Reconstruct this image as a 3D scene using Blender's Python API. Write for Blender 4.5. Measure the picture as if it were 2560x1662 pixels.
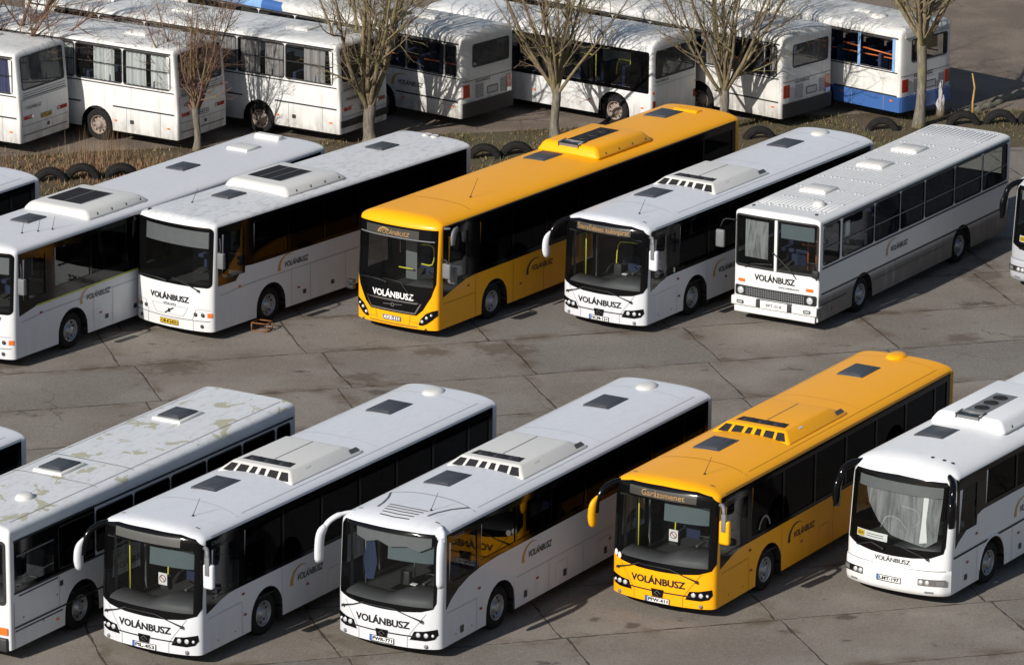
import bpy, bmesh, math, random
from mathutils import Vector, Matrix
R_ = math.radians
scene = bpy.context.scene
for o in list(bpy.data.objects): bpy.data.objects.remove(o)
COL = scene.collection

# ---------------------------------------------------------------- camera, sky, sun, exposure
cam_d = bpy.data.cameras.new('camera'); cam = bpy.data.objects.new('camera', cam_d); COL.objects.link(cam)
cam_d.sensor_width = 36; cam_d.lens = 12192.87 / 2560 * 36; cam_d.clip_start = 1; cam_d.clip_end = 2000
CAM_H, TH = 35.0693, R_(16.04204)
cam.matrix_world = Matrix.Translation((0, 0, CAM_H)) @ Matrix.Rotation(math.pi/2 - TH, 4, 'X') @ Matrix.Rotation(R_(0.49197), 4, 'Z')
scene.camera = cam
SUN_EL, SUN_AZ = R_(30), R_(232)
S = Vector((math.cos(SUN_AZ)*math.cos(SUN_EL), math.sin(SUN_AZ)*math.cos(SUN_EL), math.sin(SUN_EL)))
w = bpy.data.worlds.new('World'); scene.world = w; w.use_nodes = True
nt = w.node_tree; bg = nt.nodes['Background']; sky = nt.nodes.new('ShaderNodeTexSky')
sky.sky_type = 'NISHITA'; sky.sun_disc = False; sky.sun_elevation = SUN_EL
sky.sun_rotation = math.atan2(S.x, S.y) % (2*math.pi)
nt.links.new(sky.outputs[0], bg.inputs[0]); bg.inputs[1].default_value = 0.073
sun_d = bpy.data.lights.new('sun', 'SUN'); sun_d.energy = 4.9; sun_d.angle = R_(0.5); sun_d.color = (1.0, 0.95, 0.88)
sun = bpy.data.objects.new('sun', sun_d); COL.objects.link(sun); sun.rotation_euler = S.to_track_quat('Z', 'Y').to_euler()
scene.view_settings.view_transform = 'Standard'; scene.view_settings.look = 'None'
scene.view_settings.exposure = 0; scene.view_settings.gamma = 1; scene.view_settings.use_curve_mapping = False
rnd = random.Random(7)

def back(px, py, z=0.0):           # pixel of the 2560x1662 survey sheet -> point on the plane at height z
    ro = R_(-0.49197); a, b = px-1280, 831-py; cr, sr = math.cos(ro), math.sin(ro); F = 12192.87
    u, v = (cr*a+sr*b)/F, (-sr*a+cr*b)/F
    d = Vector((u, math.cos(TH)+v*math.sin(TH), -math.sin(TH)+v*math.cos(TH)))
    return Vector((0, 0, CAM_H)) + d*((z-CAM_H)/d.z)

# ---------------------------------------------------------------- materials
class NB:
    def __init__(s, name):
        s.m = bpy.data.materials.new(name); s.m.use_nodes = True; s.t = s.m.node_tree
        s.b = s.t.nodes['Principled BSDF']; s.out = s.t.nodes['Material Output']
    def n(s, typ, **kw):
        nd = s.t.nodes.new('ShaderNode'+typ)
        for k, v in kw.items():
            if k.startswith('i_'): nd.inputs[int(k[2:])].default_value = v
            else: setattr(nd, k, v)
        return nd
    def l(s, a, b): s.t.links.new(a, b)
    def math(s, op, a, b=None, clamp=False):
        nd = s.n('Math', operation=op, use_clamp=clamp)
        for i, v in enumerate((a, b)):
            if v is None: continue
            if isinstance(v, (int, float)): nd.inputs[i].default_value = v
            else: s.l(v, nd.inputs[i])
        return nd.outputs[0]
    def noise(s, vec, scale, detail=4, rough=.55, dist=0):
        nd = s.n('TexNoise'); nd.inputs['Scale'].default_value = scale; nd.inputs['Detail'].default_value = detail
        nd.inputs['Roughness'].default_value = rough; nd.inputs['Distortion'].default_value = dist
        s.l(vec, nd.inputs['Vector']); return nd.outputs[0]
    def ramp(s, v, lo, hi):        # smooth 0..1 between lo and hi
        nd = s.n('MapRange', interpolation_type='SMOOTHSTEP'); s.l(v, nd.inputs[0])
        nd.inputs[1].default_value = lo; nd.inputs[2].default_value = hi; return nd.outputs[0]
    def mix(s, fac, a, b, blend='MIX'):
        nd = s.n('Mix', data_type='RGBA', blend_type=blend)
        for k, v in ((0, fac), (6, a), (7, b)):
            if isinstance(v, (int, float)): nd.inputs[k].default_value = v
            elif isinstance(v, tuple): nd.inputs[k].default_value = (*v, 1)
            else: s.l(v, nd.inputs[k])
        return nd.outputs[2]
    def scale(s, vec, sc, rot=0):
        nd = s.n('Mapping'); nd.inputs['Scale'].default_value = sc; nd.inputs['Rotation'].default_value = (0, 0, rot)
        s.l(vec, nd.inputs[0]); return nd.outputs[0]
    def bump(s, h, strength, dist=.02):
        nd = s.n('Bump'); nd.inputs['Strength'].default_value = strength; nd.inputs['Distance'].default_value = dist
        s.l(h, nd.inputs['Height']); s.l(nd.outputs[0], s.b.inputs['Normal'])

def plain(name, col, rough=.5, metal=0, var=.12, nscale=6, coat=0, bump=0, spec=.5):
    b = NB(name); tc = b.n('TexCoord'); nz = b.noise(tc.outputs['Object'], nscale, 5)
    dark = tuple(c*(1-var) for c in col); light = tuple(min(1, c*(1+var)) for c in col)
    b.l(b.mix(nz, dark, light), b.b.inputs['Base Color'])
    b.b.inputs['Roughness'].default_value = rough; b.b.inputs['Metallic'].default_value = metal; b.b.inputs['Specular IOR Level'].default_value = spec
    b.b.inputs['Coat Weight'].default_value = coat; b.b.inputs['Coat Roughness'].default_value = .05
    if bump: b.bump(b.noise(tc.outputs['Object'], nscale*4, 4), bump)
    return b.m

def paint(name, col, dirt=.12, roof=0., flank=False, lown=(.25, .7), lowz=(.35, 1.25), low=0., H=3.0, rough=.28, roofcol=(.22, .2, .17), lowcol=(.16, .13, .1), peel=0., tide=None, streak=0.):
    b = NB(name); tc = b.n('TexCoord'); O = tc.outputs['Object']
    c = b.mix(b.math('MULTIPLY', b.ramp(b.noise(O, 1.7, 8, .62), .42, .75), dirt), col, tuple(x*.62+.02 for x in col))
    sep = b.n('SeparateXYZ'); b.l(O, sep.inputs[0]); Z = sep.outputs[2]
    top = b.ramp(Z, H-.22, H-.12)
    if streak:                      # rain streaks running down the sides
        st = b.ramp(b.noise(b.scale(O, (9, 9, .5)), 1.0, 5, .6), .52, .8)
        c = b.mix(b.math('MULTIPLY', st, streak), c, (.2, .15, .1))
    if roof:
        sp = b.ramp(b.noise(b.scale(O, (1.2, 3.0, 1)), 2.6, 10, .72, .4), .46, .66)
        sp2 = b.ramp(b.noise(O, 26, 4, .7), .6, .7)
        f = b.math('ADD', b.math('MULTIPLY', sp, .45), b.math('MULTIPLY', sp2, .45), True)
        c = b.mix(b.math('MULTIPLY', b.math('MULTIPLY', f, top), roof), c, roofcol)
    if peel:
        v = b.noise(b.scale(O, (.8, 1.1, 1)), 1.6, 6, .62, .6)
        f = b.math('MULTIPLY', b.ramp(v, .585, .6), top)
        c = b.mix(b.math('MULTIPLY', f, peel), c, (.42, .39, .23))
    if low:
        g = b.math('SUBTRACT', 1.0, b.ramp(Z, *lowz))
        f = b.math('MULTIPLY', g, b.ramp(b.noise(b.scale(O, (1, 1, .35)), 3.5, 6, .6), *lown))
        if flank: sn = b.n('SeparateXYZ'); b.l(tc.outputs['Normal'], sn.inputs[0]); f = b.math('MULTIPLY', f, b.ramp(b.math('ABSOLUTE', sn.outputs[1]), .5, .95))
        c = b.mix(b.math('MULTIPLY', f, low), c, lowcol)
    if tide:                        # a lower zone of another colour
        f = b.math('LESS_THAN', Z, tide[0]); c = b.mix(f, c, tide[1])
    b.l(c, b.b.inputs['Base Color'])
    r = b.math('ADD', rough, b.math('MULTIPLY', b.noise(O, 5, 5), .15)); b.l(r, b.b.inputs['Roughness'])
    b.b.inputs['Specular IOR Level'].default_value = .28; b.b.inputs['Coat Weight'].default_value = .08; b.b.inputs['Coat Roughness'].default_value = .08
    b.bump(b.noise(O, 1.1, 2), .25, .012)
    gi = b.n('NewGeometry'); ms = b.n('MixShader'); df = b.n('BsdfDiffuse'); df.inputs[0].default_value = (.05, .05, .055, 1)
    b.l(gi.outputs['Backfacing'], ms.inputs[0]); b.l(b.b.outputs[0], ms.inputs[1]); b.l(df.outputs[0], ms.inputs[2])
    b.l(ms.outputs[0], b.out.inputs[0])
    return b.m

def glass(name, tint, refl=1.0, dirt=.06, ior=1.5):
    b = NB(name); b.t.nodes.remove(b.b); tc = b.n('TexCoord'); O = tc.outputs['Object']
    tr = b.n('BsdfTransparent'); tr.inputs[0].default_value = (*tint, 1)
    gl = b.n('BsdfGlossy'); gl.inputs['Roughness'].default_value = .03; gl.inputs[0].default_value = (.95, .97, 1, 1)
    df = b.n('BsdfDiffuse'); df.inputs[0].default_value = (.35, .34, .32, 1)
    bp = b.n('Bump'); bp.inputs['Strength'].default_value = .12; bp.inputs['Distance'].default_value = .01
    b.l(b.noise(O, .9, 2), bp.inputs['Height']); b.l(bp.outputs[0], gl.inputs['Normal'])
    fr = b.n('Fresnel'); fr.inputs[0].default_value = ior; b.l(bp.outputs[0], fr.inputs['Normal'])
    m0 = b.n('MixShader'); b.l(b.math('MULTIPLY', b.noise(O, 3.3, 6, .65), dirt), m0.inputs[0])
    b.l(tr.outputs[0], m0.inputs[1]); b.l(df.outputs[0], m0.inputs[2])
    m1 = b.n('MixShader'); b.l(b.math('MULTIPLY', fr.outputs[0], refl, True), m1.inputs[0])
    b.l(m0.outputs[0], m1.inputs[1]); b.l(gl.outputs[0], m1.inputs[2]); b.l(m1.outputs[0], b.out.inputs[0])
    return b.m

WHITE = (.68, .695, .73); YEL = (.95, .41, .004)
M = dict(
    white=paint('white_paint', WHITE, .07, roof=.3, low=.14, roofcol=(.38, .38, .37), streak=.05),
    white_old=paint('white_paint_worn', (.72, .72, .71), .3, roof=.55, low=.55, H=3.1, streak=.25),
    white_volvo=paint('white_paint_grimy_roof', (.69, .7, .71), .08, roof=.8, low=.12, H=3.2),
    white_volvo_clean=paint('white_paint_dull_roof', (.67, .68, .7), .06, roof=.14, low=.12, H=3.2),
    white_peel=paint('white_paint_peeling_roof', (.7, .71, .72), .1, roof=.5, low=.12, H=3.0, peel=.8),
    white_ikarus=paint('white_paint_dirty_skirt', (.73, .73, .72), .1, roof=.25, low=.95, lown=(-.3, .5), lowz=(.8, 1.1), H=3.05, lowcol=(.12, .11, .105), streak=.06, flank=True),
    white_coach=paint('white_paint_coach', (.78, .79, .8), .06, roof=.12, low=.15, H=3.1),
    yellow=paint('yellow_paint', YEL, .05, roof=.06, low=.08, H=3.0, roofcol=(.55, .25, .02), lowcol=(.3, .14, .02)),
    yellow_big=paint('yellow_paint_long', YEL, .05, roof=.08, low=.08, H=3.22, roofcol=(.55, .25, .02), lowcol=(.3, .14, .02)),
    silver=paint('silver_paint', (.42, .43, .46), .1, rough=.25),
    wreck=paint('white_paint_wreck', (.68, .67, .64), .45, roof=.85, low=.7, H=3.05, streak=.4),
    wreck_coach=paint('white_paint_old_coach', (.74, .74, .72), .35, roof=.7, low=.6, H=3.12, streak=.35),
    wreck_small=paint('white_paint_small_bus', (.74, .74, .73), .25, roof=.6, low=.45, H=2.85, streak=.2),
    wreck_blue=paint('white_and_blue_paint', (.72, .71, .68), .35, roof=.8, H=3.05, streak=.35, tide=(.86, (.05, .125, .34))),
    blue=plain('blue_paint', (.05, .125, .34), .35, var=.2, nscale=3),
    blue_pale=plain('faded_blue_paint', (.22, .4, .68), .45, var=.25, nscale=3),
    black=plain('black_gloss', (.004, .004, .0045), .12, spec=.25),
    band=glass('tinted_glazing', (.02, .02, .022), .5, .0),
    tint=glass('tinted_glass', (.05, .052, .058), .28, .004), tint_m=glass('tinted_glass_mirroring', (.05, .052, .058), 1.0, .005),
    clear=glass('clear_glass', (.78, .82, .81), .5, .03),
    shield=glass('windscreen_glass', (.74, .77, .77), .4, .015),
    dusty=glass('dusty_glass', (.45, .46, .46), .8, .45),
    rubber=plain('black_rubber', (.018, .018, .019), .65, var=.3),
    tyre=plain('tyre_rubber', (.018, .0175, .017), .9, spec=.15, var=.35, nscale=9, bump=.4),
    tyre_old=plain('weathered_tyre', (.02, .019, .018), .95, spec=.12, var=.6, nscale=7, bump=.7),
    rim=plain('steel_rim', (.36, .36, .37), .35, .5, var=.35, nscale=9),
    rim_old=plain('rusty_rim', (.3, .24, .2), .7, .2, var=.4, nscale=9),
    under=plain('underbody', (.02, .019, .018), .9),
    dash=plain('dashboard_plastic', (.085, .085, .088), .6, var=.1),
    dash_dark=plain('dark_plastic', (.035, .035, .038), .5, var=.15),
    grey=plain('grey_plastic', (.16, .165, .17), .5, var=.15),
    lightgrey=plain('light_grey_panel', (.42, .42, .42), .5, var=.15),
    hatch=plain('smoked_hatch', (.055, .06, .07), .55, var=.35, nscale=4),
    grille=plain('dark_grille', (.022, .022, .024), .8, spec=.2, var=.5, nscale=14),
    acwhite=plain('white_plastic_shell', (.66, .65, .62), .4, var=.05),
    lens=plain('lamp_glass', (.75, .77, .8), .12, .4, coat=.5),
    chrome=plain('chrome', (.75, .75, .76), .2, 1.0, var=.1),
    orange=plain('orange_lens', (.8, .17, .02), .2, coat=.5),
    red=plain('red_lens', (.3, .022, .012), .2, coat=.5, var=.3),
    decal=plain('black_lettering', (.015, .015, .015), .4),
    decal_w=plain('white_lettering', (.8, .8, .78), .4),
    decal_g=plain('grey_lettering', (.2, .22, .24), .4),
    gold=plain('ochre_emblem', (.52, .27, .04), .4),
    seam=plain('panel_gap', (.09, .09, .095), .7),
    seam_l=plain('fine_panel_gap', (.3, .3, .31), .7),
    seam_y=plain('yellow_panel_gap', (.3, .14, .01), .7),
    plate=plain('number_plate_white', (.78, .78, .77), .35, var=.04),
    plate_y=plain('number_plate_yellow', (.75, .5, .03), .35, var=.04),
    plate_b=plain('plate_blue_strip', (.05, .13, .5), .4),
    led=plain('amber_display_dots', (.42, .24, .09), .5),
    ledbg=plain('display_panel', (.05, .048, .042), .35, var=.15),
    blindp=plain('display_blank', (.085, .085, .08), .45, var=.1),
    seatc=plain('seat_fabric', (.018, .028, .07), .9, var=.4, nscale=20),
    seatd=plain('driver_seat_fabric', (.03, .03, .035), .9, var=.3, nscale=20),
    rail=plain('orange_handrail', (.5, .12, .025), .4, var=.2),
    polem=plain('yellow_handrail', (.72, .68, .05), .35),
    blind=plain('sun_blind', (.1, .13, .14), .7, var=.08),
    card=plain('white_card', (.8, .8, .78), .6, var=.03),
    floor=plain('bus_floor', (.035, .035, .035), .8, var=.2),
    cardboard=plain('cardboard', (.42, .27, .14), .9, var=.15),
    yellowline=plain('lime_trim', (.42, .46, .03), .4),
    bark=None)

def curtain_mat(name, c1, c2):
    b = NB(name); tc = b.n('TexCoord'); O = tc.outputs['Object']
    f = b.noise(b.scale(O, (9, 9, .3)), 1.5, 3)
    b.l(b.mix(b.ramp(f, .3, .7), c1, c2), b.b.inputs['Base Color']); b.b.inputs['Roughness'].default_value = .95
    return b.m
M['curtain'] = curtain_mat('pale_curtain', (.42, .42, .44), (.68, .67, .66))
M['curtain_g'] = curtain_mat('grey_curtain', (.22, .19, .2), (.42, .38, .38))
M['curtain_b'] = curtain_mat('dark_blue_curtain', (.03, .03, .09), (.09, .09, .2))
def film_mat(name, c1, c2, k):
    b = NB(name); tc = b.n('TexCoord'); O = tc.outputs['Object']; b.t.nodes.remove(b.b)
    f = b.noise(b.scale(O, (1, 5, .8)), 1.6, 5, .6, .8); df = b.n('BsdfDiffuse'); b.l(b.mix(b.ramp(f, .3, .7), c1, c2), df.inputs[0])
    tr = b.n('BsdfTransparent'); ms = b.n('MixShader'); b.l(b.math('MULTIPLY', b.ramp(f, -.1, .65), k), ms.inputs[0]); b.l(tr.outputs[0], ms.inputs[1]); b.l(df.outputs[0], ms.inputs[2]); b.l(ms.outputs[0], b.out.inputs[0]); return b.m
M['film'] = film_mat('hazy_sheet', (.42, .43, .44), (.6, .61, .61), .5)

def bark(name, c1, c2):
    b = NB(name); tc = b.n('TexCoord'); O = tc.outputs['Object']
    f = b.noise(b.scale(O, (7, 7, 1.3)), 2.5, 7, .7); g = b.noise(O, 1.3, 3)
    c = b.mix(b.ramp(f, .3, .7), c1, c2); c = b.mix(b.math('MULTIPLY', b.ramp(g, .45, .65), .5), c, (.22, .2, .06))
    b.l(c, b.b.inputs['Base Color']); b.b.inputs['Roughness'].default_value = .9; b.bump(f, .8, .03); return b.m
M['bark'] = bark('trunk_bark', (.09, .078, .062), (.25, .22, .175))
M['twig'] = bark('branch_bark', (.08, .06, .04), (.29, .222, .14))
M['twig_red'] = bark('reddish_branch_bark', (.1, .05, .035), (.24, .14, .1))

# ---------------------------------------------------------------- object helpers
def link(name, me, parent=None, mat=None, smooth=True):
    o = bpy.data.objects.new(name, me); COL.objects.link(o); o.parent = parent
    if mat is not None and not me.materials: me.materials.append(mat)
    if smooth:
        for p in me.polygons: p.use_smooth = True
    return o
def from_bm(name, bm, mat, parent=None, smooth=True):
    me = bpy.data.meshes.new(name); bm.to_mesh(me); bm.free(); return link(name, me, parent, mat, smooth)
def tag(o, label, cat, group=None):
    o['label'] = label; o['category'] = cat
    if group: o['group'] = group
    return o
def empty(name, loc, rz=0):
    o = bpy.data.objects.new(name, None); COL.objects.link(o); o.location = loc; o.rotation_euler = (0, 0, rz)
    o.empty_display_size = .3; return o
def bm_box(bm, x0, x1, y0, y1, z0, z1, bev=0, seg=2):
    r = bmesh.ops.create_cube(bm, size=1)
    for v in r['verts']:
        v.co = Vector((x0+(v.co.x+.5)*(x1-x0), y0+(v.co.y+.5)*(y1-y0), z0+(v.co.z+.5)*(z1-z0)))
    if bev:
        ed = list({e for v in r['verts'] for e in v.link_edges})
        bmesh.ops.bevel(bm, geom=ed, offset=bev, segments=seg, profile=.6, affect='EDGES')
def box(name, x0, x1, y0, y1, z0, z1, mat, parent=None, bev=0, seg=2, smooth=None):
    bm = bmesh.new(); bm_box(bm, x0, x1, y0, y1, z0, z1, bev, seg)
    return from_bm(name, bm, mat, parent, bool(bev) if smooth is None else smooth)
def frustum(name, x0, x1, hw, tx0, tx1, thw, z0, z1, mat, parent=None, bev=.05, seg=3, yo=0):
    bm = bmesh.new(); vs = []
    for (a, b, h, z) in ((x0, x1, hw, z0), (tx0, tx1, thw, z1)):
        for x, y in ((a, -h), (b, -h), (b, h), (a, h)): vs.append(bm.verts.new((x, y+yo, z)))
    bm.faces.new(vs[3::-1]); bm.faces.new(vs[4:])
    for i in range(4): bm.faces.new((vs[i], vs[(i+1) % 4], vs[4+(i+1) % 4], vs[4+i]))
    bmesh.ops.recalc_face_normals(bm, faces=bm.faces)
    if bev: bmesh.ops.bevel(bm, geom=list(bm.edges), offset=bev, segments=seg, profile=.5, affect='EDGES')
    return from_bm(name, bm, mat, parent, True)
def bm_tube(bm, pts, rad, n=8, flat=1.0, up=None, cap=True):
    pts = [Vector(p) for p in pts]
    if isinstance(rad, (int, float)): rad = [rad]*len(pts)
    rings = []; ref = None
    for i, p in enumerate(pts):
        d = (pts[min(i+1, len(pts)-1)] - pts[max(i-1, 0)])
        d = d.normalized() if d.length > 1e-9 else Vector((0, 0, 1))
        if ref is None:
            ref = Vector(up) if up else (Vector((0, 0, 1)) if abs(d.z) < .9 else Vector((1, 0, 0)))
        a = d.cross(ref)
        if a.length < 1e-6: a = d.orthogonal()
        a.normalize(); b = a.cross(d); b.normalize(); ref = b
        rings.append([bm.verts.new(p + a*(math.cos(2*math.pi*k/n)*rad[i]) + b*(math.sin(2*math.pi*k/n)*rad[i]*flat)) for k in range(n)])
    for r0, r1 in zip(rings, rings[1:]):
        for k in range(n): bm.faces.new((r0[k], r0[(k+1) % n], r1[(k+1) % n], r1[k]))
    if cap: bm.faces.new(rings[0][::-1]); bm.faces.new(rings[-1])
def tube(name, pts, rad, mat, parent=None, n=8, flat=1.0, up=None):
    bm = bmesh.new(); bm_tube(bm, pts, rad, n, flat, up); bmesh.ops.recalc_face_normals(bm, faces=bm.faces)
    return from_bm(name, bm, mat, parent)
def curve3(pts, k=4):                # Catmull-Rom through points
    P = [Vector(p) for p in pts]; P = [P[0]*2-P[1]] + P + [P[-1]*2-P[-2]]; out = []
    for i in range(1, len(P)-2):
        for j in range(k):
            t = j/k; a, b, c, d = P[i-1:i+3]
            out.append(.5*((2*b)+(c-a)*t+(2*a-5*b+4*c-d)*t*t+(3*b-a-3*c+d)*t**3))
    return out + [P[-2]]
def bm_lathe(bm, prof, n=28, axis='y', cen=(0, 0, 0)):   # prof: (radius, along)
    rings = []
    for r, h in prof:
        ring = []
        for k in range(n):
            a = 2*math.pi*k/n; u, v = r*math.cos(a), r*math.sin(a)
            c = Vector((u, h, v)) if axis == 'y' else (Vector((u, v, h)) if axis == 'z' else Vector((h, u, v)))
            ring.append(bm.verts.new(c+Vector(cen)))
        rings.append(ring)
    for r0, r1 in zip(rings, rings[1:]):
        for k in range(n): bm.faces.new((r0[k], r0[(k+1) % n], r1[(k+1) % n], r1[k]))
_txt = {}
def text_mesh(s, bold=.01, shear=0):
    key = (s, bold, shear)
    if key not in _txt:
        cu = bpy.data.curves.new('lettering', 'FONT'); cu.body = s; cu.size = 1; cu.offset = bold; cu.shear = shear
        cu.resolution_u = 3; ob = bpy.data.objects.new('lettering', cu); COL.objects.link(ob)
        bpy.context.view_layer.update()
        me = bpy.data.meshes.new_from_object(ob.evaluated_get(bpy.context.evaluated_depsgraph_get()))
        V = [(v.co.x, v.co.y) for v in me.vertices]; Fc = [tuple(p.vertices) for p in me.polygons]
        x0 = min(v[0] for v in V); x1 = max(v[0] for v in V); y0 = min(v[1] for v in V); cap = .7
        _txt[key] = ([((x-x0)/(x1-x0), y/cap) for x, y in V], Fc)
        bpy.data.objects.remove(ob); bpy.data.curves.remove(cu); bpy.data.meshes.remove(me)
    return _txt[key]

# ---------------------------------------------------------------- the bus shell: a closed smooth surface and things laid on it
class Shell:
    def __init__(s, L=12, W=2.55, H=3.0, z0=.28, zs=2.72, m=2.3, c=.3, n=4.5, zf=2.72, fr=.7, q=2.2, rc=.2, rn=5, rr=.35, b=0., rake=0., zr=1.2, rrake=0., tum=0.):
        s.__dict__.update(locals())
    def hw(s, z):
        b = s.W/2 - s.tum*max(0, min(z, s.zs)-1.0)
        if z <= s.zs: return b
        t = min(1, (z-s.zs)/(s.H-s.zs)); return b*(max(0, 1-t**s.m))**(1/s.m)
    def _cap(s, z, f):
        if z <= s.zf: return 0
        t = min(1, (z-s.zf)/(s.H-s.zf)); return f*(1-(max(0, 1-t**s.q))**(1/s.q))
    def xf(s, z): return -s.rake*max(0, z-s.zr) - s._cap(z, s.fr)
    def xr(s, z): return -s.L + s.rrake*max(0, z-1.4) + s._cap(z, s.rr)
    def fx(s, y, z):
        f = min(.99999, abs(y)/max(1e-5, s.hw(z))); return s.xf(z) + s.b*(1-f*f) - s.c*(1-(1-f**s.n)**(1/s.n))
    def bx(s, y, z):
        f = min(.99999, abs(y)/max(1e-5, s.hw(z))); return s.xr(z) + s.rc*(1-(1-f**s.rn)**(1/s.rn))
    def sy(s, x, z):
        h = s.hw(z); u = (s.xf(z)-x)/s.c; v = (x-s.xr(z))/s.rc
        if u < 1: h *= max(0, 1-(1-max(u, 0))**s.n)**(1/s.n)
        if v < 1: h *= max(0, 1-(1-max(v, 0))**s.rn)**(1/s.rn)
        return h
    def rz(s, x, y):
        lo, hi = s.zs-.4, s.H
        for _ in range(22):
            z = (lo+hi)/2
            if abs(y) <= s.hw(z) and s.bx(y, z) <= x <= s.fx(y, z): lo = z
            else: hi = z
        return lo
    def P(s, face, a, b):
        if face == 'F': return Vector((s.fx(a, b), a, b))
        if face == 'B': return Vector((s.bx(a, b), a, b))
        if face == 'L': return Vector((a, s.sy(a, b), b))
        if face == 'R': return Vector((a, -s.sy(a, b), b))
        return Vector((a, b, s.rz(a, b)))
    def on(s, face, a, b, off):
        e = 2e-3; p = s.P(face, a, b)
        da = s.P(face, a+e, b)-s.P(face, a-e, b); db = s.P(face, a, b+e)-s.P(face, a, b-e)
        n = da.cross(db)
        if n.length < 1e-9: return p
        n.normalize(); o = dict(F=Vector((1, 0, 0)), B=Vector((-1, 0, 0)), L=Vector((0, 1, 0)), R=Vector((0, -1, 0)), T=Vector((0, 0, 1)))[face]
        if n.dot(o) < 0: n = -n
        return p + n*off

def lay(sh, face, name, pts, mat, parent, off=.006, holes=(), res=.12, thick=0):
    bm = bmesh.new(); f = bm.faces.new([bm.verts.new((a, b, 0)) for a, b in pts])
    bmesh.ops.triangulate(bm, faces=[f])
    A = [p[0] for p in pts]; B = [p[1] for p in pts]
    def cuts(lo, hi, r, extra):
        n = int((hi-lo)/r); c = [lo+(hi-lo)*i/(n+1) for i in range(1, n+1)] + [e for e in extra if lo < e < hi]
        return sorted(set(round(x, 5) for x in c))
    ra = res if face in 'FBT' else .6
    ex = []
    if face in 'LR':                 # extra cuts where the corner starts to turn
        ex = [-x for x in (.02, .04, .07, .1, .15, .2, .25, .3, .4, .5, .6)] + [-(sh.L-x) for x in (.03, .06, .1, .15, .2, .3, .4)]
    if face in 'FB': ex = [sg*(sh.W/2-d) for d in (.015, .03, .05, .08, .12, .17) for sg in (1, -1)]
    for c in cuts(min(A), max(A), ra, ex+[h[0] for h in holes]+[h[1] for h in holes]):
        bmesh.ops.bisect_plane(bm, geom=bm.verts[:]+bm.edges[:]+bm.faces[:], plane_co=(c, 0, 0), plane_no=(1, 0, 0), dist=1e-5)
    ez = [sh.zs+d for d in (0, .05, .1, .14, .18, .22)] if face != 'T' else []
    for c in cuts(min(B), max(B), .3 if face != 'T' else .12, ez+[h[2] for h in holes]+[h[3] for h in holes]):
        bmesh.ops.bisect_plane(bm, geom=bm.verts[:]+bm.edges[:]+bm.faces[:], plane_co=(0, c, 0), plane_no=(0, 1, 0), dist=1e-5)
    kill = []
    for fc in bm.faces:
        m = fc.calc_center_median()
        if any(h[0] < m.x < h[1] and h[2] < m.y < h[3] for h in holes): kill.append(fc)
    if kill: bmesh.ops.delete(bm, geom=kill, context='FACES')
    for v in bm.verts: v.co = sh.on(face, v.co.x, v.co.y, off)
    o = dict(F=Vector((1, 0, 0)), B=Vector((-1, 0, 0)), L=Vector((0, 1, 0)), R=Vector((0, -1, 0)), T=Vector((0, 0, 1)))[face]
    bm.normal_update()
    if bm.faces and sum(fc.normal.dot(o)*fc.calc_area() for fc in bm.faces) < 0: bmesh.ops.reverse_faces(bm, faces=bm.faces)
    if thick:
        bmesh.ops.solidify(bm, geom=bm.faces[:], thickness=-thick)
    return from_bm(name, bm, mat, parent, not thick)
def rect(a0, a1, b0, b1): return [(a0, b0), (a1, b0), (a1, b1), (a0, b1)]
def rrect(a0, a1, b0, b1, r=.08, k=4):
    out = []
    for cx, cy, s0 in ((a1-r, b1-r, 0), (a0+r, b1-r, 90), (a0+r, b0+r, 180), (a1-r, b0+r, 270)):
        for i in range(k+1):
            t = R_(s0+90*i/k); out.append((cx+r*math.cos(t), cy+r*math.sin(t)))
    return out
def ellipse(a, b, ra, rb, k=14): return [(a+ra*math.cos(2*math.pi*i/k), b+rb*math.sin(2*math.pi*i/k)) for i in range(k)]
def line(sh, face, name, pts, wd, mat, parent, off=.008):     # a narrow strip along a polyline laid on the shell
    P = []
    for (a0, b0), (a1, b1) in zip(pts, pts[1:]):
        n = max(1, int(math.hypot(a1-a0, b1-b0)/.12)); P += [(a0+(a1-a0)*i/n, b0+(b1-b0)*i/n) for i in range(n)]
    P.append(pts[-1]); bm = bmesh.new(); vs = []
    for i, (a, b) in enumerate(P):
        p0, p1 = P[max(0, i-1)], P[min(len(P)-1, i+1)]; dx, dy = p1[0]-p0[0], p1[1]-p0[1]; l = math.hypot(dx, dy) or 1
        nx, ny = -dy/l*wd/2, dx/l*wd/2
        vs.append((bm.verts.new(sh.on(face, a+nx, b+ny, off)), bm.verts.new(sh.on(face, a-nx, b-ny, off))))
    for (a, b), (c, d) in zip(vs, vs[1:]): bm.faces.new((a, b, d, c))
    return from_bm(name, bm, mat, parent, False)
def write(sh, face, name, s, a, b, width, height, mat, parent, off=.011, slope=0, bold=.02, shear=0):
    """letters whose left end stands at (a, b) as the reader sees it; width and height in metres"""
    V, Fc = text_mesh(s, bold, shear); sg = -1 if face in 'LB' else 1
    me = bpy.data.meshes.new(name)
    me.from_pydata([sh.on(face, a+sg*u*width, b+v*height+slope*u*width, off) for u, v in V], [], Fc)
    return link(name, me, parent, mat, False)

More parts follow.
